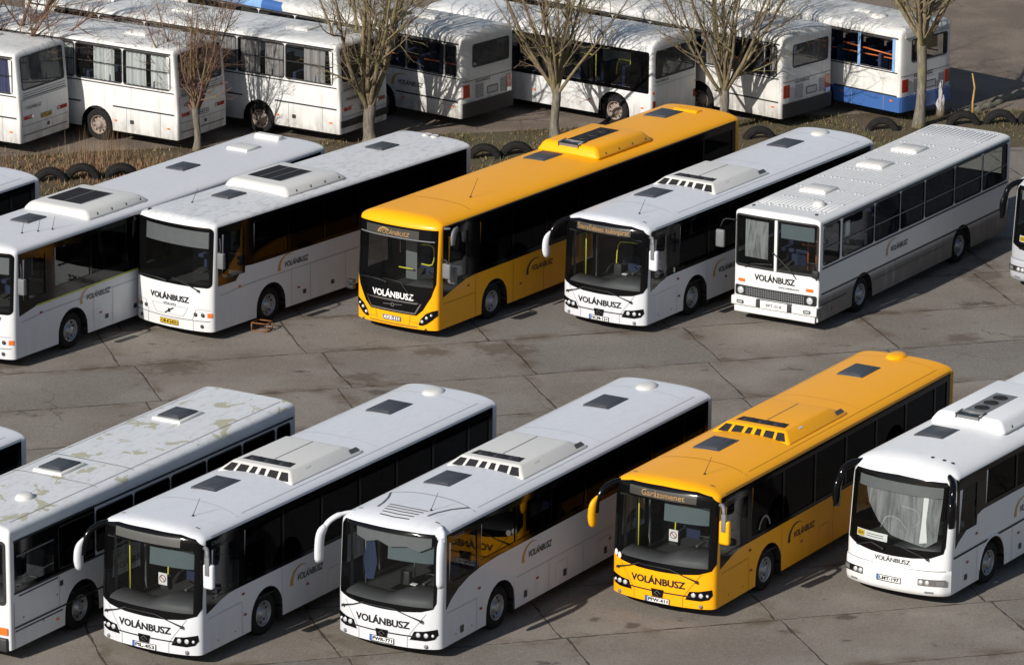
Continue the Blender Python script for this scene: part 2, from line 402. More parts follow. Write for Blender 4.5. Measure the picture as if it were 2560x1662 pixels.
def body_mesh(sh, wheels, ar, openings, fopen, bopen, zb=1.3, zlev=()):
    cols = []                                    # (kind, value)
    def angs(n, fs):
        A = set(list(range(-84, 85, 6))+[-87, 87, -89, 89, -90, 90]); A = {float(a) for a in A}
        for f in fs:
            a = math.degrees(math.asin(abs(f)**(n/2)))*(1 if f > 0 else -1); A = {x for x in A if abs(x-a) > 1.2 or abs(x) > 89}; A.add(a)
        return sorted(A)
    for a in angs(sh.n, [f for o in fopen for f in (o[0]/(sh.W/2), o[1]/(sh.W/2))]): cols.append(('F', a))
    xs = set(); x = -sh.c-.4
    while x > -(sh.L-sh.rc-.2): xs.add(round(x, 3)); x -= .6
    for o in openings: xs |= {o[0], o[1]}
    for w in wheels:
        for k in range(-6, 7): xs.add(round(w+ar*math.sin(k*math.pi/12), 4))
        xs |= {round(w-ar-.006, 4), round(w+ar+.006, 4)}
    xs = sorted((x for x in xs if -(sh.L-sh.rc) < x < -sh.c), reverse=True)
    for x in xs: cols.append(('L', x))
    for a in reversed(angs(sh.rn, [f for o in bopen for f in (o[0]/(sh.W/2), o[1]/(sh.W/2))])): cols.append(('B', a))
    for x in reversed(xs): cols.append(('R', x))
    zl = {sh.z0, .6, .9, zb, 1.9, sh.zs, sh.zf} | set(zlev)
    for o in list(openings)+list(fopen)+list(bopen): zl |= {o[2], o[3]}
    zl = {z for z in zl if z <= sh.zs+1e-6}
    zt = set()
    for k in range(1, 18): zt.add(sh.zs+(sh.H-sh.zs)*math.sin(k*math.pi/36)**(2/sh.m))
    for o in list(fopen)+list(bopen)+list(openings): zt |= {z for z in o[2:4] if z > sh.zs}
    zl = sorted(zl | zt) + [sh.H]
    xF = 3.2
    bm = bmesh.new(); grid = []
    for z in zl:
        ring = []; h = sh.hw(z) if z < sh.H else 0; xf, xr = sh.xf(z), sh.xr(z)
        for kd, v in cols:
            zz = z
            if kd in 'FB':
                n = sh.n if kd == 'F' else sh.rn; sa = math.sin(R_(v)); ca = max(0, math.cos(R_(v)))
                f = abs(sa)**(2/n)*(1 if sa > 0 else -1); dp = 1-ca**(2/n) if ca > 1e-9 else 1
                p = (xf+sh.b*(1-f*f)-sh.c*dp, f*h, z) if kd == 'F' else (xr+sh.rc*dp, f*h, z)
            else:
                wf = max(0, min(1, (v+xF)/(xF-sh.c))); wr = max(0, min(1, (-(sh.L-2.0)-v)/(2.0-sh.rc)))
                if z < zb:
                    lo = sh.z0
                    for w in wheels:
                        if abs(v-w) <= ar+1e-3: lo = .5+math.sqrt(max(0, ar*ar-(v-w)**2)) if abs(v-w) < ar-1e-3 else .5
                    zz = lo+(z-sh.z0)*(zb-lo)/(zb-sh.z0)
                p = (v+xf*wf+(xr+sh.L)*wr, h if kd == 'L' else -h, zz)
            ring.append(bm.verts.new(p))
        grid.append(ring)
    N = len(cols)
    def cpos(i):
        (k0, v0), (k1, v1) = cols[i], cols[(i+1) % N]
        if k0 == k1: return k0, v0, v1
        return None, 0, 0
    for j in range(len(zl)-1):
        zm = (zl[j]+zl[j+1])/2
        for i in range(N):
            k, v0, v1 = cpos(i); skip = False
            if k in ('L', 'R'): skip = any(min(v0, v1) >= o[0]-1e-4 and max(v0, v1) <= o[1]+1e-4 and o[2] < zm < o[3] for o in openings)
            elif k in ('F', 'B'):
                n = sh.n if k == 'F' else sh.rn; sa = math.sin(R_((v0+v1)/2)); y = abs(sa)**(2/n)*(1 if sa > 0 else -1)*sh.W/2
                skip = any(o[0] < y < o[1] and o[2] < zm < o[3] for o in (fopen if k == 'F' else bopen))
            if not skip: bm.faces.new((grid[j][i], grid[j][(i+1) % N], grid[j+1][(i+1) % N], grid[j+1][i]))
    bmesh.ops.remove_doubles(bm, verts=bm.verts, dist=1e-4)
    bm.normal_update()
    if sum((f.calc_center_median()-Vector((-sh.L/2, 0, 1.6))).dot(f.normal) for f in bm.faces) < 0: bmesh.ops.reverse_faces(bm, faces=bm.faces)
    return bm

# ---------------------------------------------------------------- shared parts
def make_wheel(kind):
    bm = bmesh.new(); R, w = .48, .14
    bm_lathe(bm, [(.27, -w), (.33, -w-.012), (.44, -w-.01), (R-.012, -w+.015), (R, -w+.05), (R, w-.05), (R-.012, w-.015), (.44, w+.01), (.33, w+.012), (.27, w)], 36)
    tm = bpy.data.meshes.new('wheel_tyre'); bm.to_mesh(tm); bm.free(); tm.materials.append(M['tyre'])
    bm = bmesh.new()
    bm_lathe(bm, [(.285, w+.006), (.275, w+.014), (.262, w-.02), (.25, w-.08), (.2, w-.075), (.155, w-.05), (.135, w-.03), (.11, w+.015), (.1, w+.035), (.06, w+.042), (.001, w+.044)], 36)
    for k in range(10):
        a = k*math.pi/5; bm_lathe(bm, [(.014, w-.05), (.014, w-.02), (.001, w-.018)], 6, 'y', (.125*math.cos(a), 0, .125*math.sin(a)))
    nf = len(bm.faces)
    for k in range(10):
        a = (k+.5)*math.pi/5; bm_lathe(bm, [(.035, w-.0732), (.001, w-.0732)], 8, 'y', (.215*math.cos(a), .006, .215*math.sin(a)))
    bm.faces.ensure_lookup_table()
    for i in range(nf, len(bm.faces)): bm.faces[i].material_index = 1
    rm = bpy.data.meshes.new('wheel_rim'); bm.to_mesh(rm); bm.free(); rm.materials.append(M['rim'] if kind == 'new' else M['rim_old']); rm.materials.append(M['under'])
    for me in (tm, rm): 
        for p in me.polygons: p.use_smooth = True
    return tm, rm
WH = {k: make_wheel(k) for k in ('new', 'old')}
def add_wheel(root, x, side, kind='new', r=.48, turn=0):
    tm, rm = WH[kind]; yw = side*1.04
    t = bpy.data.objects.new('wheel', tm); COL.objects.link(t); t.parent = root; t.location = (x, yw, r)
    t.rotation_euler = (0, 0, (0 if side > 0 else math.pi)+turn)
    for nm, me in (('rim', rm),):
        o = bpy.data.objects.new(nm, me); COL.objects.link(o); o.parent = t
def seat_mesh(high):
    bm = bmesh.new()
    for y in (-.22, .22):
        bm_box(bm, -.2, .24, y-.2, y+.2, .36, .46, .03)
        bm_box(bm, -.3, -.19, y-.2, y+.2, .42, 1.08 if high else .95, .04)
    bm_box(bm, -.1, .1, -.3, .3, .0, .36)
    me = bpy.data.meshes.new('passenger_seat'); bm.to_mesh(me); bm.free(); me.materials.append(M['seatc'])
    return me
SEAT = seat_mesh(True)

def base_bus(name, pos, yaw, sh, mat, wheels, openings, fopen, bopen, label, group, cat='bus', kind='new', ar=.6, zb=1.3, floor=.9, seats=True, zlev=(), cab=True, dashm='dash'):
    root = empty(name, (pos[0], pos[1], 0), R_(yaw)); tag(root, label, cat, group)
    b = from_bm('body', body_mesh(sh, wheels, ar, openings, fopen, bopen, zb, zlev), mat, root)
    hw = sh.W/2
    # chassis, floor
    bm = bmesh.new(); bm_box(bm, -sh.L+.35, -.45, -.82, .82, .3, .88)
    xs = [-.42]+[v for w in sorted(wheels, reverse=True) for v in (w+ar+.02, w-ar-.02)]+[-sh.L+.3]
    for a, c in zip(xs[::2], xs[1::2]):
        if a-c > .1: bm_box(bm, c, a, -hw+.05, hw-.05, .36, .45)
    for w in wheels:                 # wheel housings
        for sgn in (1, -1):
            for k in range(8):
                a0, a1 = math.pi*k/8, math.pi*(k+1)/8; r = ar+.03
                vs = [bm.verts.new((w+r*math.cos(a), sgn*yy, .5+r*math.sin(a))) for a, yy in ((a0, .8), (a1, .8), (a1, hw-.02), (a0, hw-.02))]
                bm.faces.new(vs)
    from_bm('chassis', bm, M['under'], root, False)
    box('floor', -sh.L+.3, -.5, -hw+.06, hw-.06, floor-.02, floor, M['floor'], root)
    for w in wheels:
        for sd in (1, -1): add_wheel(root, w, sd, kind)
    if seats:
        x = -2.6; i = 0
        while x > -sh.L+.8:
            for y in (.72, -.72):
                if y > 0 or not (-7 < x < -5.6):
                    s = bpy.data.objects.new('passenger_seat', SEAT); COL.objects.link(s); s.parent = root; s.location = (x, y, floor)
            x -= .82; i += 1
    if cab:
        # dashboard that follows the windscreen, instrument binnacle, steering wheel, driver's seat, partition
        bm = bmesh.new(); ys = [-1.1+2.2*i/22 for i in range(23)]
        def zt(y): return 1.2+(.16*max(0, min(1, (y+.1)/.45)) if y < 1.0 else .16-.1*(y-1.0)/.1*.5)
        rows = []
        for y in ys:
            f = sh.fx(y, 1.3)-.09; t = zt(y)
            dd = .55+.28*math.exp(-((y-.62)/.42)**4)
            rows.append([bm.verts.new(p) for p in ((f, y, .95), (f, y, t-.12), (f-.06, y, t-.03), (f-.2, y, t), (f-dd, y, t+.03), (f-dd-.04, y, t-.06), (f-dd-.02, y, .92))])
        for a, c in zip(rows, rows[1:]):
            for k in range(6): bm.faces.new((a[k], a[k+1], c[k+1], c[k]))
        bmesh.ops.recalc_face_normals(bm, faces=bm.faces)
        from_bm('dashboard', bm, M[dashm], root)
        bm = bmesh.new(); ns = 20
        pts = [Vector((-.98, .62, 1.5))+Matrix.Rotation(R_(-35), 3, 'Y') @ Vector((.22*math.cos(2*math.pi*k/ns), .22*math.sin(2*math.pi*k/ns), 0)) for k in range(ns+1)]
        bm_tube(bm, pts, .016, 6, cap=False); bm_tube(bm, [pts[0], pts[10]], .014, 6); bm_tube(bm, [(-.98, .62, 1.5), (-.7, .62, 1.1)], .035, 8)
        from_bm('steering_wheel', bm, M['dash_dark'], root)
        bm = bmesh.new(); bm_box(bm, -1.75, -1.3, .4, .86, 1.2, 1.32, .04); bm_box(bm, -1.9, -1.76, .4, .86, 1.3, 1.95, .05); bm_box(bm, -1.65, -1.4, .5, .76, .9, 1.2); bm_box(bm, -1.88, -1.78, .52, .74, 1.97, 2.15, .04)
        from_bm('driver_seat', bm, M['seatd'], root)
        bm = bmesh.new(); bm_box(bm, -2.12, -2.08, .25, hw-.08, floor, 1.75); bm_box(bm, -2.12, -2.08, .25, .29, 1.75, 2.4)
        from_bm('cab_partition', bm, M['grey'], root, False)
    return root
def pane(sh, face, r, mat, root, name='window', off=-.012, res=.25):
    return lay(sh, face, name, rect(*r), mat, root, off, res=res)
def mirror_arm(root, pts, rad, mat_arm, pts2, rad2, mat_h, flat=.45, name='mirror'):
    a = tube(name, curve3(pts), [rad]*((len(pts)-1)*4+1), mat_arm, root, 10, 1.0)
    k = (len(pts2)-1)*4+1; r = [rad2*(.45+.55*min(1, i/(k*.35)))*(1 if i < k-2 else .8) for i in range(k)]
    tube('mirror_housing', curve3(pts2), r, mat_h, a, 12, flat, (0, 1, 0)); return a
def lamp(sh, face, a, b, r, root, mat='lens', name='lamp', ring=None):
    p = sh.on(face, a, b, .012); bm = bmesh.new(); s = 1 if face == 'F' else -1
    bm_lathe(bm, [(r, -.004*s), (r*.95, .01*s), (r*.6, .022*s), (r*.001, .026*s)], 14, 'x', p)
    o = from_bm(name, bm, M[mat], ring or root); return o
def plate(sh, face, a, b, wd, ht, s, root, yellow=False, slope=0):
    sg = -1 if face == 'B' else 1
    p = lay(sh, face, 'number_plate', rect(min(a, a+sg*wd), max(a, a+sg*wd), b, b+ht), M['plate_y' if yellow else 'plate'], root, .016, thick=.008)
    e = .007; fr = [(a, b), (a+sg*wd, b), (a+sg*wd, b+ht), (a, b+ht), (a, b)]
    line(sh, face, 'plate_border', fr, .016, M['decal'], p, .0285)
    x0 = .03
    if not yellow:
        x0 = .07; lay(sh, face, 'plate_strip', rect(min(a+sg*.006, a+sg*.055), max(a+sg*.006, a+sg*.055), b+.006, b+ht-.006), M['plate_b'], p, .0275)
    write(sh, face, 'plate_number', s, a+sg*x0, b+ht*.22, wd-x0-.03, ht*.58, M['decal'], p, .029, bold=.04)
    return p
def logo(sh, root, face, x, z, black=False, s=1.0):
    """swoosh arc and company name on the flank; x, z = foot of the arc"""
    sg = -1 if face == 'L' else 1
    pts_o, pts_i = [], []
    for i in range(15):
        t = i/14; a = math.pi*(1-.72*t)+.12
        R = .42*s; cx, cz = x+sg*.44*s, z+.0
        w = .11*s*(1-t)**1.1+.008*s
        pts_o.append((cx+sg*math.cos(a)*R, cz+math.sin(a)*R*.85)); pts_i.append((cx+sg*math.cos(a)*(R-w), cz+math.sin(a)*(R-w)*.85))
    o = lay(sh, face, 'company_emblem', pts_o+pts_i[::-1], M['decal' if black else 'gold'], root, .007, res=.3)
    write(sh, face, 'company_name', 'VOLÁNBUSZ', x+sg*.3*s, z+.02, 1.0*s, .14*s, M['decal'], root, .009, bold=.02, shear=.25)
def wiper(sh, root, pts):
    bm = bmesh.new(); P = [sh.on('F', a, b, .04) for a, b in pts[:2]]; bm_tube(bm, [sh.on('F', a, b, .035) for a, b in pts], [.012]*(len(pts)-1)+[.02], 6)
    p = sh.on('F', *pts[-1], .02); bm_tube(bm, [p+Vector((.0, 0, 0)), p+Vector((.05, 0, 0))], .03, 8)
    return from_bm('wiper', bm, M['rubber'], root)
def hatch(sh, root, x, y=-.33, l=1.0, w=.68, frame=None, mat='hatch', hgt=.055, name='roof_hatch'):
    z = min(sh.rz(x, y-w/2), sh.rz(x, y+w/2))-.01
    if frame: fo = frustum(name, x-l/2-.09, x+l/2+.09, w/2+.08, x-l/2-.07, x+l/2+.07, w/2+.06, z, z+.07, M[frame], root, .015, 2, y); z += .055; par = fo; nm = 'hatch_pane'
    else: par = root; nm = name
    o = frustum(nm, x-l/2, x+l/2, w/2, x-l/2+.02, x+l/2-.02, w/2-.02, z, z+hgt, M[mat], par, .018, 2, y)
    frustum('hatch_panel', x-l/2+.09, x+l/2-.09, w/2-.09, x-l/2+.1, x+l/2-.1, w/2-.1, z+hgt-.01, z+hgt+.012, M[mat], o, .004, 1, y)
    return o
def antenna(sh, root, x, y, h=.38, lean=(-.12, .1)):
    z = sh.rz(x, y); bm = bmesh.new(); bm_tube(bm, [(x, y, z-.01), (x, y, z+.03)], [.035, .02], 8); bm_tube(bm, [(x, y, z+.02), (x+lean[0], y+lean[1], z+h)], [.008, .005], 5)
    from_bm('antenna', bm, M['rubber'], root)
def dome(sh, root, x, y, mat, rx=.3, ry=.26, h=.12, name='roof_vent'):
    z = sh.rz(x, y)-.02; bm = bmesh.new()
    bm_lathe(bm, [(1, 0), (.97, .25), (.8, .75), (.55, .95), (.3, 1.0), (.001, 1.02)], 24, 'z')
    for v in bm.verts: v.co = Vector((x+v.co.x*rx, y+v.co.y*ry, z+v.co.z*h))
    bmesh.ops.recalc_face_normals(bm, faces=bm.faces)
    return from_bm(name, bm, mat, root)
def vbox(root, name, quad, mat, t=.004):       # small flat polygon from 3D points
    bm = bmesh.new(); bm.faces.new([bm.verts.new(p) for p in quad]); return from_bm(name, bm, mat, root, False)
def ac_wedge(sh, root, mat, x=-3.95):
    z = sh.rz(x, 0)-.08; h = .225; L_ = 2.9; dx = .3
    o = frustum('air_conditioner', x, x-L_, 1.0, x-dx, x-L_+.55, .74, z, z+h, mat, root, .045, 3)
    def fp(y, t, e=.005):
        return Vector((x-dx*t+e, y*(1.0-.26*t), z+h*t+e))
    for s in (-1, 1):
        for a0, a1, b0, b1 in ((.05, .22, .05, .17), (.29, .56, .27, .5), (.63, .9, .57, .74)):
            q = [fp(s*a0, .2), fp(s*a1, .2), fp(s*b1/.8, .8), fp(s*b0/.8, .8)]
            vbox(o, 'intake_opening', q if s > 0 else q[::-1], M['grille'])
    zt = z+h+.004
    vbox(o, 'fan_opening', [(x-.47, -.62, zt), (x-.47, .62, zt), (x-.78, .58, zt), (x-.78, -.58, zt)][::-1], M['grille'])
    bm = bmesh.new()
    for y in (-.38, 0, .38):
        bm_lathe(bm, [(.125, 0), (.105, .006), (.04, .006)], 16, 'z', (x-.625, y, zt+.003))
        bm_tube(bm, [(x-.5, y-.05, zt+.012), (x-.75, y+.08, zt+.012)], .009, 4)
    from_bm('fan', bm, M['dash_dark'], o)
    vbox(o, 'cover_seam', [(x-.8, -.012, zt), (x-.8, .012, zt), (x-L_+.6, .012, zt), (x-L_+.6, -.012, zt)], M['seam'])
    vbox(o, 'rear_louvre', [(x-L_+.5, .93, z+.07), (x-L_+.12, .93, z+.07), (x-L_+.2, .87, z+.15), (x-L_+.5, .87, z+.15)], M['seam'])
    vbox(o, 'cover_latch', [(x-.75, .83, z+h-.07), (x-.95, .83, z+h-.07), (x-.97, .8, z+h-.035), (x-.77, .8, z+h-.035)], M['decal_w'])
    return o
def flank_lights(sh, root, xs, z=.75, red=True):
    for x in xs: lay(sh, 'L', 'side_marker', rrect(x-.05, x+.05, z-.025, z+.025, .02, 3), M['orange' if not red else 'red'], root, .008, thick=.01)
def sticks(root, pts, mat, r=.017, name='grab_pole'):
    return tube(name, curve3(pts, 3) if len(pts) > 2 else pts, r, mat, root, 8)

# ---------------------------------------------------------------- bus kinds
G_ROW = 'white buses of the same make parked in the two rows'
def floor_z(coach): return 1.15 if coach else .9
def city_bus(pos, yaw, col, label, group, L=12.0, plate_s='PIL-453', disp=None, coach=False, black_logo=False, blank='blindp', name='bus'):
    mat = M[col]; H = 3.0
    sh = Shell(L=L, H=H, zs=2.72, m=2.3, c=.28, n=4.2, zf=2.7, fr=.4 if not coach else .95, q=2.3, rc=.18, rr=.35, rake=.07, b=.16 if not coach else .2)
    zb_ = 1.37 if not coach else 1.71
    ys = yellow = col.startswith('yellow')
    seam = M['seam_y'] if yellow else M['seam_l']
    wins = []; x = -1.72
    while x > -L+.9: wins.append((max(x-1.42, -L+.45), x, zb_+.1, 2.6)); x -= 1.5
    drv = (-1.5, -.5, 1.42, 2.5) if not coach else (-1.55, -.42, 1.66, 2.55)
    ws = (-1.13, 1.13, 1.2, 2.56) if not coach else (-1.13, 1.13, 1.2, 2.72)
    op = [(a-.02, b+.02, c-.02, d+.02) for a, b, c, d in wins+[drv]]
    fo = [(ws[0]-.02, ws[1]+.02, ws[2]-.02, ws[3]+.02)]
    wheels = [-2.55, -8.45]
    root = base_bus(name, pos, yaw, sh, mat, wheels, op, fo, [], label, group, floor=.9 if not coach else 1.15)
    # dark glazing band with the driver's window dip
    if not coach: band = [(-.3, 2.75), (-.29, 1.14), (-.5, 1.2), (-.8, 1.3), (-1.1, 1.37), (-1.4, 1.385), (-L+.28, 1.37), (-L+.28, 2.75)]
    else: band = [(-.32, 2.75), (-.3, 1.1), (-.5, 1.28), (-.8, 1.45), (-1.2, 1.58), (-1.7, 1.66), (-2.4, 1.7), (-L+.28, 1.71), (-L+.28, 2.75)]
    for f in 'LR':
        lay(sh, f, 'window_band', band, M['black'], root, .006, [(a, b, c, d) for a, b, c, d in wins+[drv]])
        for wv in wins: pane(sh, f, wv, M['tint_m'] if coach and wv[0] > -5 else M['tint'], root)
        pane(sh, f, drv, M['clear'], root, 'driver_window' if f == 'L' else 'door_window')
    dr = lay(sh, 'R', 'door', rect(-1.62, -.42, .4, 1.36), M['black'], root, .009); line(sh, 'R', 'door_gap', [(-1.02, .4), (-1.02, 1.36)], .03, M['rubber'], dr, .012)
    for xx in (-.5, -1.0, -1.6): box('door_post', xx-.03, xx+.03, -1.21, -1.17, floor_z(coach), 2.55, M['grey'], root)
    # windscreen surround and glass
    if not coach:
        out = [(-1.2, 1.15), (-.95, 1.06), (-.5, 1.01), (0, 1.0), (.5, 1.01), (.95, 1.06), (1.2, 1.15), (1.265, 1.3), (1.265, 2.66), (1.12, 2.8), (.8, 2.865), (0, 2.885), (-.8, 2.865), (-1.12, 2.8), (-1.265, 2.66), (-1.265, 1.3)]
    else:
        out = [(-1.18, 1.17), (-.9, 1.1), (-.5, 1.06), (0, 1.05), (.5, 1.06), (.9, 1.1), (1.13, 1.17), (1.19, 1.3), (1.19, 2.64), (1.1, 2.78), (.5, 2.8), (-.5, 2.8), (-1.1, 2.78), (-1.19, 2.64), (-1.2, 1.3)]
    lay(sh, 'F', 'windscreen_surround', out, M['black'], root, .007, [ws], res=.15)
    lay(sh, 'F', 'windscreen', rect(*ws), M['shield'], root, -.01, res=.15)
    box('windscreen_divider', -.14, -.1, -1.1, 1.1, 2.5, 2.53, M['rubber'], root) if not coach else None
    if not coach:
        d = lay(sh, 'F', 'destination_display', rect(-.82, .82, 2.6, 2.79), M['ledbg' if disp else blank], root, .011, res=.2)
        if disp: write(sh, 'F', 'display_text', disp, -.78 if len(disp) > 12 else -.5, 2.635, 1.56 if len(disp) > 12 else 1.05, .13, M['led'], d, .014, bold=0)
    # nose: seams, lettering, badge, headlights
    for s in (-1, 1):
        line(sh, 'F', 'panel_seam', [(s*1.0, 1.06), (s*.72, .68), (s*.6, .5), (s*.6, .29)], .012, seam, root)
        if coach: line(sh, 'F', 'panel_seam', [(s*.6, .46), (s*.9, .47), (s*1.2, .52)], .01, seam, root)
        hl = [(s*.66, .47), (s*.75, .66), (s*.95, .675), (s*1.21, .73), (s*1.225, .6), (s*1.16, .5), (s*1.0, .46)]
        if s < 0: hl = hl[::-1]
        h = lay(sh, 'F', 'headlight', hl, M['black'], root, .009, res=.08)
        for y, r in ((.84, .055), (1.0, .055), (1.13, .035)): lamp(sh, 'F', s*y, .585, r, root, 'lens', 'lamp', h)
        lamp(sh, 'F', s*1.0, .34, .045, root, 'grey', 'fog_lamp')
    line(sh, 'F', 'nose_trim', [(-.78, .545), (.78, .545)], .028, M['decal'], root, .01)
    write(sh, 'F', 'company_name', 'VOLÁNBUSZ', -.68, .7, 1.34, .15, M['decal'], root, .011, bold=.03)
    bd = lay(sh, 'F', 'nose_badge', [(-.15, .6), (.15, .6), (.12, .43), (-.12, .43)], M['black'], root, .014, thick=.012)
    line(sh, 'F', 'badge_mark', [(-.08, .5), (0, .57), (.08, .5)], .014, M['chrome'], bd, .028)
    line(sh, 'F', 'badge_mark', [(-.05, .45), (-.04, .5), (.03, .46)], .01, M['chrome'], bd, .028)
    plate(sh, 'F', -.29, .29 if not coach else .31, .58, .125, plate_s, root)
    wiper(sh, root, [(-.45, 1.12), (-.75, 1.0), (-1.05, .9)]); wiper(sh, root, [(-.45, 1.1), (.3, 1.1), (.62, 1.0), (.92, .9)])
    # mirrors
    if not coach:
        a = tube('mirror', curve3([(-.32, -1.05, 2.76), (-.1, -1.26, 2.74), (.1, -1.42, 2.6), (.22, -1.5, 2.36), (.25, -1.51, 2.1)]), .065, M['black'], root, 10)
        tube('mirror_housing', curve3([(.18, -1.47, 2.5), (.28, -1.55, 2.3), (.31, -1.57, 2.05), (.3, -1.56, 1.86), (.29, -1.55, 1.78)]), [.03, .05, .075, .1, .115, .125, .13, .13, .13, .13, .125, .12, .11, .1, .085, .07, .05], mat, a, 12, .6, (0, 1, 0))
        a = tube('mirror', curve3([(-.3, 1.22, 2.6), (-.18, 1.38, 2.62), (-.12, 1.44, 2.5), (-.12, 1.45, 2.2)]), .045, M['grey'], root)
        h = box('mirror_housing', -.22, -.08, 1.33, 1.58, 1.78, 2.32, mat, a, .06, 3); box('mirror_stem', -.09, -.06, 1.4, 1.51, 2.08, 2.48, M['grey'], h, .012)
    else:
        a = tube('mirror', curve3([(-.4, -1.02, 2.86), (-.15, -1.22, 2.84), (.08, -1.38, 2.72), (.22, -1.48, 2.52)]), [.04]*5+[.06]*8, mat, root, 10)
        tube('mirror_housing', curve3([(.15, -1.43, 2.64), (.25, -1.5, 2.45), (.28, -1.52, 2.15), (.28, -1.52, 1.85)]), [.07, .1, .12, .13]+[.13]*8+[.1], mat, a, 12, .6, (0, 1, 0))
        a = tube('mirror', curve3([(-.4, 1.08, 2.88), (-.15, 1.28, 2.84), (.05, 1.38, 2.7)]), [.05]*4+[.07]*5, mat, root, 10)
        tube('mirror_housing', curve3([(.0, 1.36, 2.78), (.1, 1.4, 2.5), (.13, 1.41, 2.15), (.13, 1.41, 1.75)]), [.08, .12, .14]+[.15]*9+[.11], mat, a, 12, .55, (0, 1, 0))
    # roof
    hatch(sh, root, -3.0, -.33); hatch(sh, root, -9.75, -.25); dome(sh, root, -11.3, -.05, M['acwhite'] if not yellow else mat, .34, .24, .1)
    ac_wedge(sh, root, M['acwhite'] if not yellow else mat)
    antenna(sh, root, -.95, .5)
    line(sh, 'T', 'roof_seam', [(-1.7-.12*(1-(y/1.1)**2), y) for y in [-1.15+.23*i for i in range(11)]], .02 if (coach or yellow) else .012, M['seam'] if coach else (M['seam_y'] if yellow else M['seam_l']), root, .006)
    for s in (-1, 1): lay(sh, 'T', 'roof_marker', rect(-.5, -.46, s*.95-.05, s*.95+.05), M['seam'], root, .01)
    if coach:
        for k in range(5): line(sh, 'T', 'brow_slot', [(-.3-.14*k, -.36-.03*k), (-.26-.14*k, 0), (-.3-.14*k, .36+.03*k)], .04, M['seam'], root, .008)
        for s in (-1, 1): line(sh, 'T', 'brow_slot', [(-.62, s*.62), (-.9, s*.66), (-1.3, s*.78), (-1.72, s*.98)], .045, M['seam'], root, .008)
    # flank details
    write(sh, 'L', 'flank_badge', 'CREDO', -.5, 2.6, .5, .07, M['decal_g'], root, .012, bold=0)
    logo(sh, root, 'L', -3.42, .88 if not coach else 1.27, black_logo)
    if coach:
        for xx in (-1.55, -3.1, -4.6, -6.1, -7.6, -9.3): line(sh, 'L', 'panel_seam', [(xx, .3), (xx, .95)], .01, seam, root)
        line(sh, 'L', 'panel_seam', [(-.35, 1.02), (-1.6, 1.0)], .01, seam, root); line(sh, 'L', 'panel_seam', [(-3.2, .98), (-11.5, .98)], .01, seam, root)
        for xx in (-.95, -3.6, -5.3, -7.1): lay(sh, 'L', 'vent_plate', rrect(xx-.07, xx+.07, .42, .58, .02, 2), M['dash_dark'], root, .009)
    else:
        for xx in (-3.12, -5.6, -7.5, -9.9): line(sh, 'L', 'panel_seam', [(xx, .3), (xx, 1.36)], .01, seam, root)
        line(sh, 'L', 'panel_seam', [(-.35, 1.02), (-1.6, 1.04), (-1.62, .3)], .01, seam, root)
    flank_lights(sh, root, (-1.72, -4.1, -7.3), .72); flank_lights(sh, root, (-1.65,), 1.2, True)
    for xx in (-.7, -1.35): lamp_dot = lay(sh, 'L', 'jacking_cover', ellipse(xx, .45, .02, .02, 8), M['seam'], root, .009)
    for f in 'LR': line(sh, f, 'gutter', [(-.5, 2.79), (-L+.25, 2.79)], .012, seam, root)
    for sg in (-1, 1): line(sh, 'T', 'roof_seam', [(-1.9, sg*1.08), (-L+.6, sg*1.08)], .01, seam, root, .005)
    for xx in (-5.1, -8.9): line(sh, 'T', 'roof_seam', [(-.0+xx-2.2, -1.0), (xx-2.2, 1.0)], .008, seam, root, .005)
    for xx, ww in ((-4.9, .5), (-6.7, .6), (-10.4, .8)): line(sh, 'L', 'flap_outline', [(xx, .36), (xx, .82), (xx-ww, .82), (xx-ww, .36)], .009, seam, root)
    for xx in (-2.55-.75, -8.45-.75): box('mudflap', xx-.01, xx+.01, .95, 1.22, .12, .45, M['rubber'], root)
    # inside
    if disp != 'Szerződéses különjárat': lay(sh, 'F', 'sun_blind', rect(.02, 1.1, 2.12, 2.5), M['blind'], root, -.13)
    sticks(root, [(-1.2, -.35, 1.2), (-1.25, -.32, 1.95), (-1.3, -.1, 2.05), (-1.35, .2, 2.05)] if not coach else [(-1.6, -.3, 1.0), (-1.6, -.3, 2.1)], M['polem'] if not coach else M['grey'])
    sticks(root, [(-.75, -1.0, .95), (-.75, -1.0, 2.5)], M['polem'] if not coach else M['grey'], .015)
    bm = bmesh.new(); bm_box(bm, -.62, -.6, -.16, .06, 1.46, 1.72) if disp != 'Szerződéses különjárat' and not coach else bm_box(bm, -.7, -.6, .2, .34, 1.38, 1.4); cdn = from_bm('notice_card', bm, M['card'], root, False)
    if coach: lay(sh, 'F', 'cab_curtain', [(-.8, 2.72), (-.78, 2.5), (-.5, 2.42), (-.2, 2.5), (.1, 2.4), (.5, 2.46), (.8, 2.38), (1.05, 2.5), (1.05, 2.72)], M['grey'], root, -.06); lay(sh, 'F', 'hanging_coat', [(-.5, 2.42), (-.6, 2.0), (-.5, 1.6), (-.3, 1.62), (-.22, 2.0), (-.3, 2.42)], M['seatc'], root, -.09)
    bm = bmesh.new(); bm_tube(bm, [(-.596, -.05+.075*math.cos(k*math.pi/10), 1.6+.075*math.sin(k*math.pi/10)) for k in range(21)], .009, 5, cap=False); bm_tube(bm, [(-.596, -.1, 1.65), (-.596, 0, 1.55)], .009, 5)
    (from_bm('card_sign', bm, M['red'], cdn) if not coach and disp != 'Szerződéses különjárat' else bm.free())
    box('mirror_bracket', -.9, -.6, .5, .56, 1.42, 1.47, M['dash'], root, .01); box('jacket', -1.72, -1.55, .45, .82, 1.35, 1.9, M['seatc'], root, .06, 3)
